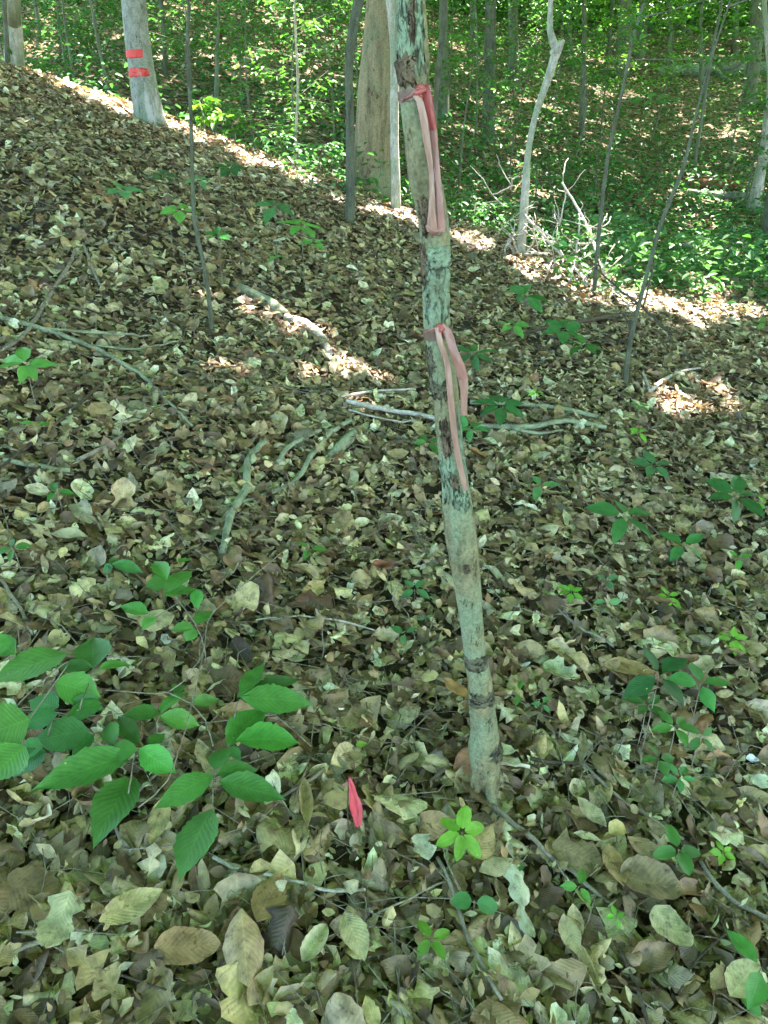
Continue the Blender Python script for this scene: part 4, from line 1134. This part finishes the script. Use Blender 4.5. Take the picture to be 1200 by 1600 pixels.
brush('dead_brush', [
    [(815, 330, 3, YC), (850, 370, 4, YC - .3), (885, 405, 5, YC - .5), (920, 445, 5, YC - .9)],
    [(878, 285, 3, YC - .2), (905, 330, 4, YC - .3), (925, 375, 5, YC - .5), (935, 420, 3, YC - .8)],
    [(884, 300, 2, YC), (875, 350, 3, YC)],
    [(925, 375, 4, YC - .5), (945, 430, 3, YC - .8), (985, 480, 3, YC - 1.2)],
    [(800, 290, 2, YC + .2), (770, 305, 2, YC + .3)],
    [(895, 380, 3, YC - .5), (925, 380, 3, YC - .6), (940, 355, 2, YC - .6)],
    [(890, 440, 3, YC - .8), (900, 395, 3, YC - .6), (905, 350, 2, YC - .6)],
    [(865, 400, 2, YC - .4), (850, 440, 2, YC - .8)],
    [(840, 355, 3, YC - .3), (870, 380, 3, YC - .4), (880, 405, 2, YC - .5)]], M['stick_pale'], 'tangle of bleached dead branches right of the crooked tree', 'brush')
brush('root_tangle', [
    [(806, 400, 4, YC - .05), (795, 380, 3, YC - .1), (805, 365, 3, YC - .15), (798, 350, 2, YC - .1)],
    [(812, 402, 4, YC - .05), (800, 370, 3, YC - .2), (793, 360, 2, YC - .2)],
    [(818, 400, 4, YC - .05), (830, 385, 3, YC - .1), (836, 370, 3, YC - .15)],
    [(808, 395, 3, YC - .1), (790, 398, 3, YC - .2), (796, 372, 2, YC - .2)],
    [(820, 398, 3, YC - .1), (842, 395, 3, YC - .3), (855, 400, 2, YC - .4)]], M['stick_pale'], 'bleached bare suckers at the foot of the crooked tree', 'roots')
brush('fallen_snag', [
    [(975, 605, 6, G(975, 605)[1]), (985, 520, 5, 4.9), (975, 490, 3, 5.0)],
    [(1005, 480, 5, 5.4), (1045, 520, 4, 5.0), (1040, 535, 2, 4.9)],
    [(1005, 480, 4, 5.4), (960, 445, 3, 5.7), (930, 420, 2, 5.9)],
    [(1005, 480, 3, 5.4), (1015, 440, 3, 5.5), (1022, 400, 2, 5.6)]], M['stick_dark'], 'dark crossed dead twigs around the leaning grey sapling', 'brush')
# far logs
def log(name, pix, Y1, Y2, mat, label, extra=()):
    pts = []; rad = []
    n_ = len(pix)
    for k, (a, b_, w_) in enumerate(pix):
        p_ = P(a, b_, Y1 + (Y2 - Y1) * k / (n_ - 1)); r_ = w_ / 2 / F * depth_of(p_)
        p_[2] = hgt(p_[0], p_[1]) + r_ * 0.8
        pts.append(p_); rad.append(r_)
    ro = thing(name, pts[0], label, 'log')
    mb = MB(); tube(mb, pts, rad, 12, 0.25, 0.07, 1.3); mb.build('trunk', mat, ro)
    for ex in extra:
        mb = MB(); pp = [P(a, b_, Yd) for a, b_, w_, Yd in ex]; rr = [w_ / 2 / F * depth_of(p_) for (_, _, w_, _), p_ in zip(ex, pp)]
        tube(mb, pp, rr, 7, 0.2, 0.08, 0.5); mb.build('branch', mat, ro)
    return ro
def dist_at(px, py): return G(px, py)[1]
dl = min(dist_at(1130, 118), 34)
log('fallen_log', [(1030, 100, 12), (1090, 103, 17), (1150, 108, 20), (1215, 112, 20)], dl, dl, M['log_far'], 'far fallen log with bare forked limbs at the upper right',
    extra=[[(1125, 108, 10, dl - .3), (1145, 106, 8, dl - .6), (1160, 96, 6, dl - .8), (1170, 86, 4, dl - 1)], [(1120, 110, 9, dl - .3), (1130, 120, 7, dl - .7), (1145, 128, 4, dl - 1)]])
log('fallen_log', [(1075, 293, 12), (1120, 300, 13), (1175, 300, 13)], 17.9, 17.6, M['log_far'], 'dark mossy log lying left of the pale leaning trunk')
log('fallen_log', [(1065, 280, 16), (1110, 284, 18), (1180, 282, 18)], 18.9, 18.6, M['log_red'], 'rotten red brown log behind the dark mossy log')
log('fallen_log', [(1040, 385, 14), (1100, 384, 16), (1190, 384, 18)], 12.8, 12.7, M['log_far'], 'dark shaded log in front of the thick edge trunk')

# ================================================================== RIBBONS
def strip(pts, widths, wdir, thick=0.0004, fold=0.0, n=9):
    """a ribbon along pts; wdir: direction across, fold: how deep it is creased"""
    p, w_ = resample(pts, widths, 0.008)
    T_ = np.gradient(p, axis=0); T_ /= np.linalg.norm(T_, axis=1, keepdims=True)
    wd = np.asarray(wdir, float)
    if wd.ndim == 1: wd = np.repeat(wd[None], len(p), 0)
    else:
        tt = np.linspace(0, 1, len(wd)); t2 = np.linspace(0, 1, len(p)); wd = np.stack([np.interp(t2, tt, wd[:, k]) for k in range(3)], -1)
    wd = wd - T_ * (wd * T_).sum(1, keepdims=True); wd /= np.linalg.norm(wd, axis=1, keepdims=True)
    nn = np.cross(wd, T_)
    nn *= np.where(nn[:, 1] > 0, -1, 1)[:, None]
    s = np.linspace(-0.5, 0.5, n)
    rows = []
    ss = np.linspace(0, 1, len(p)) * 20
    for sj in s:
        wob = np.sin(ss * 0.9 + sj * 5) * 0.0012 + np.sin(ss * 2.3 + sj * 9) * 0.0007 + np.sin(sj * 22 + ss * 0.5) * 0.0010 + np.sin(ss * 5.1 + sj * 14) * 0.0005
        rows.append(p + wd * (w_ * sj)[:, None] + nn * ((0.25 - sj * sj) * 4 * fold * w_ + wob)[:, None])
    top = np.stack(rows, 1); bot = top - nn[:, None] * thick
    m_, k_ = top.shape[:2]
    V = np.concatenate([top.reshape(-1, 3), bot.reshape(-1, 3)])
    ix = np.arange(m_ * k_).reshape(m_, k_); jx = ix + m_ * k_
    q1 = np.stack([ix[:-1, :-1], ix[:-1, 1:], ix[1:, 1:], ix[1:, :-1]], -1).reshape(-1, 4)
    q2 = np.stack([jx[:-1, :-1], jx[1:, :-1], jx[1:, 1:], jx[:-1, 1:]], -1).reshape(-1, 4)
    e = []
    for a, b_ in ((ix[:, 0], jx[:, 0]), (ix[:, -1], jx[:, -1])):
        e.append(np.stack([a[:-1], a[1:], b_[1:], b_[:-1]], -1))
    mb = MB(); mb.add(V, [q1, q2] + e)
    return mb
def on_trunk(ti, px, py, off):
    """point just in front of the trunk surface behind that photo spot"""
    p, r = ti['p'], ti['r']
    xs, ys, ds = proj(p)
    o = np.argsort(ys)
    c = np.array([np.interp(py, ys[o], p[o, k]) for k in range(3)]); rr = np.interp(py, ys[o], r[o])
    q_ = P(px, py, c[1]); dx = q_[0] - c[0]
    yy = c[1] - math.sqrt(max((rr * 1.05) ** 2 - dx * dx, 0)) - off
    return P(px, py, yy)
wr = lambda px: px / F * depth_of(on_trunk(MAIN, 680, 300, 0.01))
def band(ti, pyl, pyr, hpx, name, root, mat):
    p, r = ti['p'], ti['r']
    _, ys, ds = proj(p); o = np.argsort(ys)
    V = []; n_ = 28
    for j in range(n_):
        a = 2 * PI * j / n_
        f = (math.sin(a) + 1) / 2
        for i in range(4):
            py = pyl * (1 - f) + pyr * f + (i / 3 - 0.5) * hpx * (0.6 + 0.4 * abs(math.cos(a + 0.6)))
            c = np.array([np.interp(py, ys[o], p[o, k]) for k in range(3)]); rr = np.interp(py, ys[o], r[o]) * 1.055 + 0.0012 + 0.0006 * math.sin(i * 3 + a * 7)
            V.append(c + np.array([math.sin(a) * rr, -math.cos(a) * rr, 0]))
    mb = MB(); ix = np.arange(n_ * 4).reshape(n_, 4); jx = np.roll(ix, -1, 0)
    mb.add(np.array(V), [np.stack([ix[:, :-1], jx[:, :-1], jx[:, 1:], ix[:, 1:]], -1).reshape(-1, 4)])
    return mb.build(name, mat, root)
def knot(root, px, py, mat, size=0.009):
    c = on_trunk(MAIN, px, py, 0.006)
    mb = MB()
    th = np.linspace(0, 2 * PI, 13)[:-1]
    tube(mb, [c + np.array([math.cos(t) * size * 0.55, -0.003 * math.sin(2 * t), math.sin(t) * size * 0.7]) for t in np.append(th, th[0])], size * 0.5, 8, 0.003, 0.15, 2)
    tube(mb, [c + [-size, 0.003, -size * .5], c + [0, -0.006, 0], c + [size, 0.003, size * .6]], size * 0.45, 8, 0.003, 0.15, 1)
    return mb.build('knot', mat, root)
X_ = (1, 0, 0)
r1 = thing('flagging_ribbon', on_trunk(MAIN, 655, 145, 0.005), 'upper faded pink ribbon tied round the slender tree with a long hanging loop', 'ribbon', 'ribbons tied round the slender tree')
band(MAIN, 152, 138, 19, 'wrap', r1, M['rib_brown'])
knot(r1, 657, 143, M['rib_red'])
strip([on_trunk(MAIN, 628, 157, 0.003), on_trunk(MAIN, 640, 149, 0.004), on_trunk(MAIN, 656, 140, 0.008)], [wr(3), wr(5), wr(9)], (0, 0, 1), fold=0.2).build('wrap_fold', M['rib_mid'], r1)
strip([on_trunk(MAIN, 648, 148, 0.006), on_trunk(MAIN, 655, 156, 0.010), on_trunk(MAIN, 662, 185, 0.012), on_trunk(MAIN, 667, 220, 0.012), on_trunk(MAIN, 673, 262, 0.012), on_trunk(MAIN, 675, 310, 0.012), on_trunk(MAIN, 675, 345, 0.012), on_trunk(MAIN, 676, 361, 0.010)],
      [wr(8), wr(10), wr(12), wr(11), wr(8), wr(9), wr(15), wr(18)], X_, fold=0.25).build('tail', M['rib_pale'], r1, label='left, paler tail of the loop')
strip([on_trunk(MAIN, 656, 140, 0.008), on_trunk(MAIN, 664, 134, 0.012), on_trunk(MAIN, 668, 150, 0.012), on_trunk(MAIN, 673, 180, 0.013), on_trunk(MAIN, 677, 202, 0.013)],
      [wr(8), wr(11), wr(14), wr(13), wr(12)], X_, fold=0.3).build('tail', M['rib_red'], r1, label='deep red upper piece of the right tail')
strip([on_trunk(MAIN, 677, 200, 0.011), on_trunk(MAIN, 681, 240, 0.010), on_trunk(MAIN, 685, 290, 0.010), on_trunk(MAIN, 688, 325, 0.010), on_trunk(MAIN, 689, 350, 0.010), on_trunk(MAIN, 687, 361, 0.009)],
      [wr(12), wr(9), wr(10), wr(12), wr(16), wr(18)], X_, fold=0.25).build('tail', M['rib_mid'], r1, label='right, darker tail of the loop')
strip([on_trunk(MAIN, 666, 353, 0.012), on_trunk(MAIN, 675, 362, 0.013), on_trunk(MAIN, 687, 363, 0.013), on_trunk(MAIN, 696, 352, 0.012)], [wr(9), wr(12), wr(12), wr(8)], (0, -.3, 1), fold=0.2).build('loop_end', M['rib_pale'], r1)
r2 = thing('flagging_ribbon', on_trunk(MAIN, 688, 516, 0.005), 'lower faded pink ribbon tied round the slender tree with two loose tails', 'ribbon', 'ribbons tied round the slender tree')
band(MAIN, 520, 512, 18, 'wrap', r2, M['rib_brown'])
knot(r2, 688, 514, M['rib_red'], 0.008)
strip([on_trunk(MAIN, 664, 520, 0.003), on_trunk(MAIN, 676, 516, 0.004), on_trunk(MAIN, 687, 512, 0.007)], [wr(4), wr(6), wr(10)], (0, 0, 1), fold=0.2).build('wrap_fold', M['rib_mid'], r2)
fl = MAIN['p'][0][1] - 0.045
strip([on_trunk(MAIN, 683, 512, 0.008), on_trunk(MAIN, 688, 535, 0.014), on_trunk(MAIN, 699, 570, 0.014), P(704, 620, fl), P(709, 670, fl), P(716, 715, fl), P(724, 750, fl), P(727, 766, fl)],
      [wr(9), wr(10), wr(10), wr(11), wr(11), wr(11), wr(11), wr(8)], X_, fold=0.3).build('tail', M['rib_pale'], r2, label='long pale left tail')
strip([on_trunk(MAIN, 690, 508, 0.008), on_trunk(MAIN, 699, 518, 0.014), P(709, 548, fl), P(718, 572, fl), P(724, 592, fl)],
      [wr(9), wr(15), wr(14), wr(18), wr(18)], X_, fold=0.2).build('tail', M['rib_mid'], r2, label='short right tail, upper half')
strip([P(723, 588, fl + .002), P(725, 605, fl + .002), P(725, 628, fl + .002), P(725, 649, fl + .002)], [wr(18), wr(15), wr(12), wr(12)], X_, fold=0.12).build('tail', M['rib_pale'], r2, label='short right tail, hanging end')

# pink flag standing in the litter
g = G(560, 1298)
fy = g[1] - 0.05
fr = thing('pink_flag', g, 'bright pink folded plastic flag standing in the leaves left of the tree foot', 'flag')
strip([P(546, 1214, fy), P(550, 1235, fy), P(554, 1262, fy), P(558, 1292, fy)], [0.004, 0.013, 0.021, 0.006], (1, 0.15, 0), fold=0.25).build('flag_strip', M['flag'], fr)
strip([P(547, 1216, fy - .004), P(556, 1240, fy - .006), P(562, 1262, fy - .006), P(563, 1290, fy - .004)], [0.004, 0.009, 0.012, 0.008], (1, -0.5, 0), fold=0.2).build('flag_fold', M['flag'], fr)
strip([P(545, 1223, fy + .003), P(535, 1227, fy + .004)], [0.009, 0.007], (0, 0, 1)).build('flag_stub', M['rib_mid'], fr)
mb = MB(); gg = G(542, 1262); tube(mb, [P(545, 1216, fy + .005), P(543, 1262, fy + .003), P(545, 1300, fy)], 0.0017, 6, 0.02, 0); mb.build('stake', M['stick_dark'], fr)

# ================================================================== GREEN SEEDLINGS
def blade(base, tip, wid, tone, up=None, kind='beech', cup=0.3, bend=0.35, parent=None, name='leaf', mat=None, jag=0.10, nu=25, nv=7):
    """one green leaf from base to tip"""
    base = np.asarray(base, float); tip = np.asarray(tip, float)
    L = np.linalg.norm(tip - base); f = (tip - base) / L
    upv = np.array([0, 0, 1.0]) if up is None else np.asarray(up, float)
    n = upv - f * (f @ upv); n /= np.linalg.norm(n)
    s = np.cross(f, n)
    V, q, uv = leaf_batch(1, np.array([KINDS.index(kind)]), np.array([L]), np.array([wid / L]), np.array([-bend]), np.array([cup]), np.array([0.012]), np.array([jag]), nu, nv)
    V = V[0]
    V[:, 1] -= V[:, 1].min()
    W = base + V[:, :1] * s + V[:, 1:2] * f + (V[:, 2:3] - V[nv // 2, 2]) * n
    mb = MB(); mb.add(W, [q], uv, tone)
    return mb.build(name, mat or M['green'], parent)

def zc(x, y): return x / 2.4, 980 + y / 2.4          # from the enlarged crop to photo pixels
UPF = np.array([0, -0.35, 1.0])
def hero_plant(label, leaves, stems, kd=0, crop=zc, rise=0.14, grp=None):
    allx = np.mean([l_[0] for l_ in leaves]); ally = np.max([l_[1] for l_ in leaves])
    cx, cy = crop(allx, ally)
    sx_, sy_ = crop(*stems[0][-1]) if stems else (cx, cy)
    g0 = G(sx_, min(sy_ + 25, 1590))
    ro = thing('beech_seedling', g0, label, 'seedling', grp)
    def pt(x, y, k=0.0):
        px, py = crop(x, y)
        gq = G(px, py)
        d = gq - CAM
        # hold the leaf 'rise' metres over the ground along the line of sight
        t = (gq[2] + rise + k - CAM[2]) / d[2]
        return CAM + d * max(min(t, 0.985), 0.3)
    for (bx, by, tx, ty, wd) in leaves:
        dz = rng.uniform(-0.012, 0.02)
        a = pt(bx, by, dz); b_ = pt(tx, ty, dz - 0.015)
        dp = depth_of((a + b_) / 2)
        wpx = wd / (crop(1, 0)[0] - crop(0, 0)[0]) ** -1 if False else wd * (crop(1, 0)[0] - crop(0, 0)[0])
        tone = green_tone(1, kd)[0]
        blade(a, b_, wpx / F * dp * 1.12, tone * rng.uniform(1.2, 1.6), UPF + rng.normal(0, 0.16, 3), 'point', cup=rng.uniform(0.1, 0.7), bend=rng.uniform(0.1, 0.8), parent=ro)
    for st in stems:
        mb = MB(); pts = [pt(x, y, -0.004) for x, y in st]
        if st is stems[0]: pts.append(g0 - [0, 0, 0.02])
        tube(mb, pts, 0.0016, 5, 0.02, 0.05, 0, 0.0006); mb.build('stem', M['stick'], ro)
    return ro
hero_plant('seedling with a whorl of toothed leaves and one hanging leaf, right of the foreground group',
  [(795, 680, 665, 955, 150), (800, 555, 570, 682, 95), (822, 578, 1075, 645, 112), (812, 550, 972, 530, 72), (805, 535, 850, 440, 72),
   (850, 445, 1000, 295, 115), (885, 425, 1135, 430, 122), (860, 450, 905, 500, 40)], [[(860, 440), (805, 550), (798, 680), (790, 720)]], 0)
hero_plant('seedling with pointed leaves at the upper right of the foreground group',
  [(900, 250, 992, 130, 62), (905, 262, 1180, 285, 105), (930, 245, 1142, 185, 55), (890, 260, 1000, 215, 40)], [[(980, 260), (905, 262), (880, 330)]], 0)
hero_plant('seedling with two very long drooping leaves in the foreground group',
  [(495, 478, 112, 610, 140), (505, 562, 340, 828, 155), (522, 455, 665, 548, 100), (520, 440, 440, 325, 66), (515, 455, 390, 475, 70), (430, 440, 410, 345, 66), (560, 440, 620, 395, 50)], [[(520, 455), (500, 500), (492, 560), (480, 640)], [(520, 455), (430, 440)]], 0)
hero_plant('seedling with rounded light leaves in the middle of the foreground group',
  [(600, 335, 758, 368, 76), (602, 325, 700, 235, 66), (602, 325, 448, 328, 64), (650, 250, 690, 215, 50), (720, 285, 825, 268, 52)], [[(720, 285), (602, 325), (590, 400)]], 1)
hero_plant('seedling with one broad upright leaf at the top of the foreground group',
  [(350, 155, 350, 32, 128), (348, 152, 200, 152, 66), (372, 160, 502, 138, 58), (205, 205, 385, 262, 118), (382, 285, 225, 362, 84)], [[(372, 160), (348, 155), (330, 220), (300, 300)]], 0)
hero_plant('seedling with mid green overlapping leaves left of the foreground group',
  [(350, 400, 268, 482, 62), (335, 385, 112, 430, 120), (220, 300, 105, 275, 96), (215, 325, 60, 372, 80), (170, 462, 45, 562, 105), (160, 445, 60, 470, 80), (270, 270, 395, 310, 70)], [[(350, 400), (300, 380), (215, 325), (180, 400)]], 2)
hero_plant('largest seedling with huge leaves cut by the left edge',
  [(255, 100, -60, 215, 165), (45, 60, -80, 90, 90), (110, 345, -90, 420, 190), (95, 445, -60, 590, 170), (60, 100, -60, 40, 90)], [[(110, 345), (255, 130), (60, 300)], [(95, 445), (60, 300)]], 1, rise=0.22)
c5 = lambda x, y: (x / 2, 850 + y / 2)
hero_plant('small seedling above the foreground group with cupped bright leaves',
  [(522, 112, 480, 48, 54), (522, 118, 452, 132, 56), (520, 152, 602, 75, 66), (512, 165, 625, 140, 60), (462, 218, 372, 192, 50), (488, 228, 440, 270, 40), (612, 252, 662, 205, 48), (605, 262, 528, 268, 40), (608, 262, 580, 305, 44), (615, 140, 618, 205, 40), (560, 60, 600, 45, 36)],
  [[(522, 112), (560, 180), (610, 250), (640, 330)], [(560, 180), (488, 228), (462, 218)]], 1, crop=c5, rise=0.10)
hero_plant('thin seedling with drooping leaf left above the foreground group', [(350, 62, 452, 88, 42), (352, 66, 320, 90, 34), (340, 60, 380, 50, 30)], [[(352, 66), (340, 62), (335, 110)]], 2, crop=c5, rise=0.06)

def palm(px, py, n, rpx, kd, label, a0=0.0, h_=0.07, kind='long', wr_=0.46, tilt=0.0, cat='seedling', grp=None, droop=0.12, base_ring=0.12, name='woodland_seedling'):
    """leaflets spread from the top of a short stalk"""
    g = G(px, py)
    d = g - CAM
    t = (g[2] + h_ + 0.03 - CAM[2]) / d[2]
    c = CAM + d * t
    foot = np.array([c[0], c[1], hgt(c[0], c[1])])
    dp = depth_of(c); Rr = rpx / F * dp
    ro = thing(name, foot, label, cat, grp)
    mb = MB(); tube(mb, [foot - [0, 0, .01], (foot + c) / 2 + rng.normal(0, .006, 3), c], [0.0016, 0.0014, 0.001], 5, 0.02, 0); mb.build('stem', M['stick'], ro)
    nn = normal(np.array([c[0]]), np.array([c[1]]))[0] * 0.6 + np.array([0, -0.25 + tilt, 0.6]); nn /= np.linalg.norm(nn)
    e1 = np.cross([0, 1, 0], nn); e1 /= np.linalg.norm(e1); e2 = np.cross(nn, e1)
    tone = green_tone(1, kd)[0]
    for k in range(n):
        a = a0 + 2 * PI * k / n + rng.normal(0, 0.12)
        dr = e1 * math.cos(a) + e2 * math.sin(a)
        ln = Rr * rng.uniform(0.82, 1.1)
        blade(c + dr * ln * base_ring, c + dr * ln - nn * ln * droop * rng.uniform(-1.2, 2.6), ln * wr_ * rng.uniform(0.8, 1.1), tone * rng.uniform(1.1, 1.5), nn + rng.normal(0, 0.25, 3), 'point' if kind == 'beech' else kind, rng.uniform(0.1, 0.6), rng.uniform(0.1, 0.7), ro, 'leaf', jag=0.07, nu=13, nv=5)
    return ro
palm(722, 1300, 6, 42, 4, 'bright green seedling with six leaflets in a star near the tree foot', 0.4, 0.06, 'round', 0.55)
palm(674, 1467, 4, 34, 4, 'bright green seedling with four leaflets, the lowest one', 0.6, 0.04, 'round', 0.55)
palm(741, 1407, 2, 36, 2, 'dark green seedling with two round leaves below the six leaflet star', 2.9, 0.05, 'round', 0.75)
palm(905, 1385, 3, 34, 1, 'small green seedling touching the fallen stick', 1.0, 0.05, 'beech', 0.5)
palm(808, 1362, 3, 20, 2, 'tiny dark seedling left of the fallen stick', 0.9, 0.04, 'beech', 0.5)
palm(963, 1432, 4, 20, 4, 'tiny bright sprout at the lower end of the fallen stick', 0.3, 0.03, 'beech', 0.5)
palm(1060, 1328, 4, 44, 0, 'seedling with oval leaves at the lower right', 0.1, 0.10, 'round', 0.58)
palm(1130, 1332, 5, 24, 4, 'bright sprout just right of the oval leafed seedling', 0.5, 0.05, 'beech', 0.5)
palm(1030, 1055, 4, 66, 2, 'dark leaved top of the tall right seedling group, upper left plant', 0.5, 0.26, 'beech', 0.5)
palm(1095, 1068, 4, 56, 2, 'dark toothed seedling right of the upper left plant in the right group', 0.1, 0.24, 'beech', 0.5)
palm(1010, 1100, 5, 36, 0, 'light seedling at the left side of the right group', 0.3, 0.16, 'beech', 0.5)
palm(1055, 1135, 5, 40, 0, 'mid green seedling in the middle of the right group', 1.0, 0.16, 'beech', 0.5)
palm(1095, 1150, 4, 32, 0, 'small seedling on the right side of the right group', 0.7, 0.12, 'long', 0.45)
palm(1030, 1185, 4, 34, 0, 'low seedling at the foot of the right group', 0.2, 0.10, 'beech', 0.55)
palm(1062, 1215, 5, 30, 3, 'lowest blue green seedling under the right group', 0.9, 0.08, 'long', 0.45)
palm(975, 805, 5, 60, 2, 'dark seedling with pointed leaves right of the trunk at mid height', 0.3, 0.14, 'beech', 0.5)
palm(1068, 852, 4, 42, 2, 'dark flat leaved seedling below right of the pointed leaved one', 0.7, 0.10, 'beech', 0.5)
palm(1150, 775, 6, 56, 2, 'wide dark seedling near the right edge at mid height', 0.2, 0.12, 'beech', 0.5)
palm(1022, 728, 5, 38, 3, 'flat blue green seedling above the pointed leaved one', 0.4, 0.08, 'beech', 0.5)
palm(782, 633, 7, 46, 2, 'wide flat dark seedling beside the right ribbon tail', 0.2, 0.12, 'beech', 0.5)
palm(740, 552, 7, 42, 2, 'dark feathery seedling behind the lower ribbon', 0.2, 0.14, 'long', 0.4)
palm(735, 668, 5, 36, 2, 'seedling just right of the trunk under the ribbon tail', 0.9, 0.08, 'beech', 0.5)
palm(668, 690, 4, 30, 0, 'seedling just left of the trunk beside the pale tail', 0.5, 0.08, 'beech', 0.5)
palm(845, 758, 3, 32, 3, 'small flat seedling right of the lower ribbon end', 0.0, 0.06, 'beech', 0.5)
palm(893, 925, 6, 24, 4, 'bright green seedling right of the trunk at mid height', 0.3, 0.04, 'beech', 0.5)
palm(948, 905, 3, 22, 3, 'small blue green sprout right of the bright one', 0.6, 0.05, 'beech', 0.5)
palm(948, 940, 2, 26, 3, 'two leaved blue green sprout below it', 0.1, 0.04, 'beech', 0.5)
palm(1045, 932, 5, 24, 4, 'pale bright sprout above the right group', 0.6, 0.04, 'beech', 0.5)
palm(1145, 998, 6, 32, 4, 'bright yellow green seedling near the right edge', 0.2, 0.05, 'beech', 0.5)
palm(1155, 872, 3, 24, 1, 'green sprout under the wide dark seedling at the right', 0.2, 0.05, 'beech', 0.5)
palm(1198, 790, 4, 30, 4, 'sprout cut by the right edge at mid height', 0.2, 0.08, 'beech', 0.5)
palm(648, 920, 4, 28, 3, 'blue green sprout right of the rust red leaf', 0.8, 0.04, 'beech', 0.5)
palm(632, 990, 3, 26, 3, 'blue green sprout below the rust red leaf', 0.3, 0.04, 'beech', 0.5)
palm(483, 857, 3, 28, 1, 'flat green sprout in the open litter left of the trunk', 0.2, 0.04, 'beech', 0.5)
palm(553, 1166, 1, 26, 4, 'single bright leaf sprout above the pink flag', 0.3, 0.04, 'beech', 0.55)
palm(812, 1082, 2, 34, 1, 'narrow leaved sprout right of the banded trunk', 1.2, 0.06, 'long', 0.35)
palm(848, 1100, 3, 22, 3, 'pale sprout beside the narrow leaved one', 1.0, 0.04, 'beech', 0.5)
palm(40, 568, 7, 48, 1, 'green seedling at the left edge in the upper litter', 0.2, 0.10, 'beech', 0.5)
palm(55, 662, 2, 24, 1, 'small bright sprout below the left edge seedling', 0.4, 0.05, 'beech', 0.5)
palm(88, 768, 3, 26, 0, 'dark green sprout on the left litter', 0.2, 0.05, 'beech', 0.5)
palm(20, 856, 4, 30, 0, 'green sprout at the left edge above the twig', 0.4, 0.06, 'beech', 0.5)
palm(665, 965, 2, 16, 3, 'tiny sprout left of the trunk', 0.4, 0.03, 'beech', 0.5)
palm(470, 352, 6, 44, 1, 'seedling with a fan of leaves high on the slope left of the dark sapling', 0.1, 0.20, 'beech', 0.5)
palm(490, 380, 4, 30, 1, 'lower leaves beside the fan leaved seedling', 0.6, 0.12, 'beech', 0.5)
palm(430, 322, 6, 42, 3, 'flat grey green seedling left above the fan leaved one', 0.3, 0.20, 'beech', 0.5)
palm(428, 400, 3, 16, 1, 'little sprout under the fan leaved seedling', 0.3, 0.08, 'beech', 0.5)
palm(280, 328, 5, 36, 1, 'flat seedling beside the thin green grey sapling', 0.2, 0.2, 'beech', 0.5)
palm(312, 282, 5, 28, 3, 'seedling right of the thin green grey sapling', 0.2, 0.2, 'beech', 0.5)
palm(190, 296, 6, 34, 3, 'seedling in the upper left litter below the marked tree', 0.1, 0.18, 'beech', 0.5)
palm(360, 262, 6, 34, 2, 'dark seedling just below the sunlit crest', 0.1, 0.2, 'beech', 0.5)
palm(255, 275, 5, 26, 3, 'small seedling left of the thin sapling near the crest', 0.4, 0.18, 'beech', 0.5)
palm(340, 368, 5, 28, 2, 'dark seedling right of the thin sapling', 0.5, 0.15, 'beech', 0.5)
palm(820, 462, 6, 40, 2, 'dark flat seedling right of the flagged trunk below the crest', 0.1, 0.12, 'beech', 0.5)
palm(880, 515, 6, 42, 2, 'dark flat seedling under the bare branch', 0.4, 0.12, 'beech', 0.5)
palm(800, 508, 5, 32, 1, 'green seedling left of the bare branch', 0.2, 0.12, 'beech', 0.5)
palm(910, 540, 5, 34, 0, 'green seedling right below the bare branch', 0.2, 0.10, 'beech', 0.5)
palm(838, 613, 4, 14, 4, 'tiny bright sprout above the two branches', 0.2, 0.06, 'beech', 0.5)
palm(998, 676, 5, 20, 4, 'tiny bright sprout left of the pink sunlit leaves', 0.2, 0.06, 'beech', 0.5)
palm(1000, 633, 5, 20, 1, 'green sprout at the foot of the leaning grey sapling', 0.2, 0.06, 'beech', 0.5)
palm(1195, 505, 5, 22, 1, 'green sprout at the right edge by the sunlit strip', 0.2, 0.1, 'beech', 0.5)
palm(1190, 1512, 3, 70, 0, 'large leaved seedling cut by the right edge at the bottom', 2.0, 0.16, 'beech', 0.5)
palm(1195, 1592, 2, 50, 0, 'green leaf pair in the bottom right corner', 2.6, 0.12, 'beech', 0.5)
for o in ROOTS:
    if '_o' in o: del o['_o']
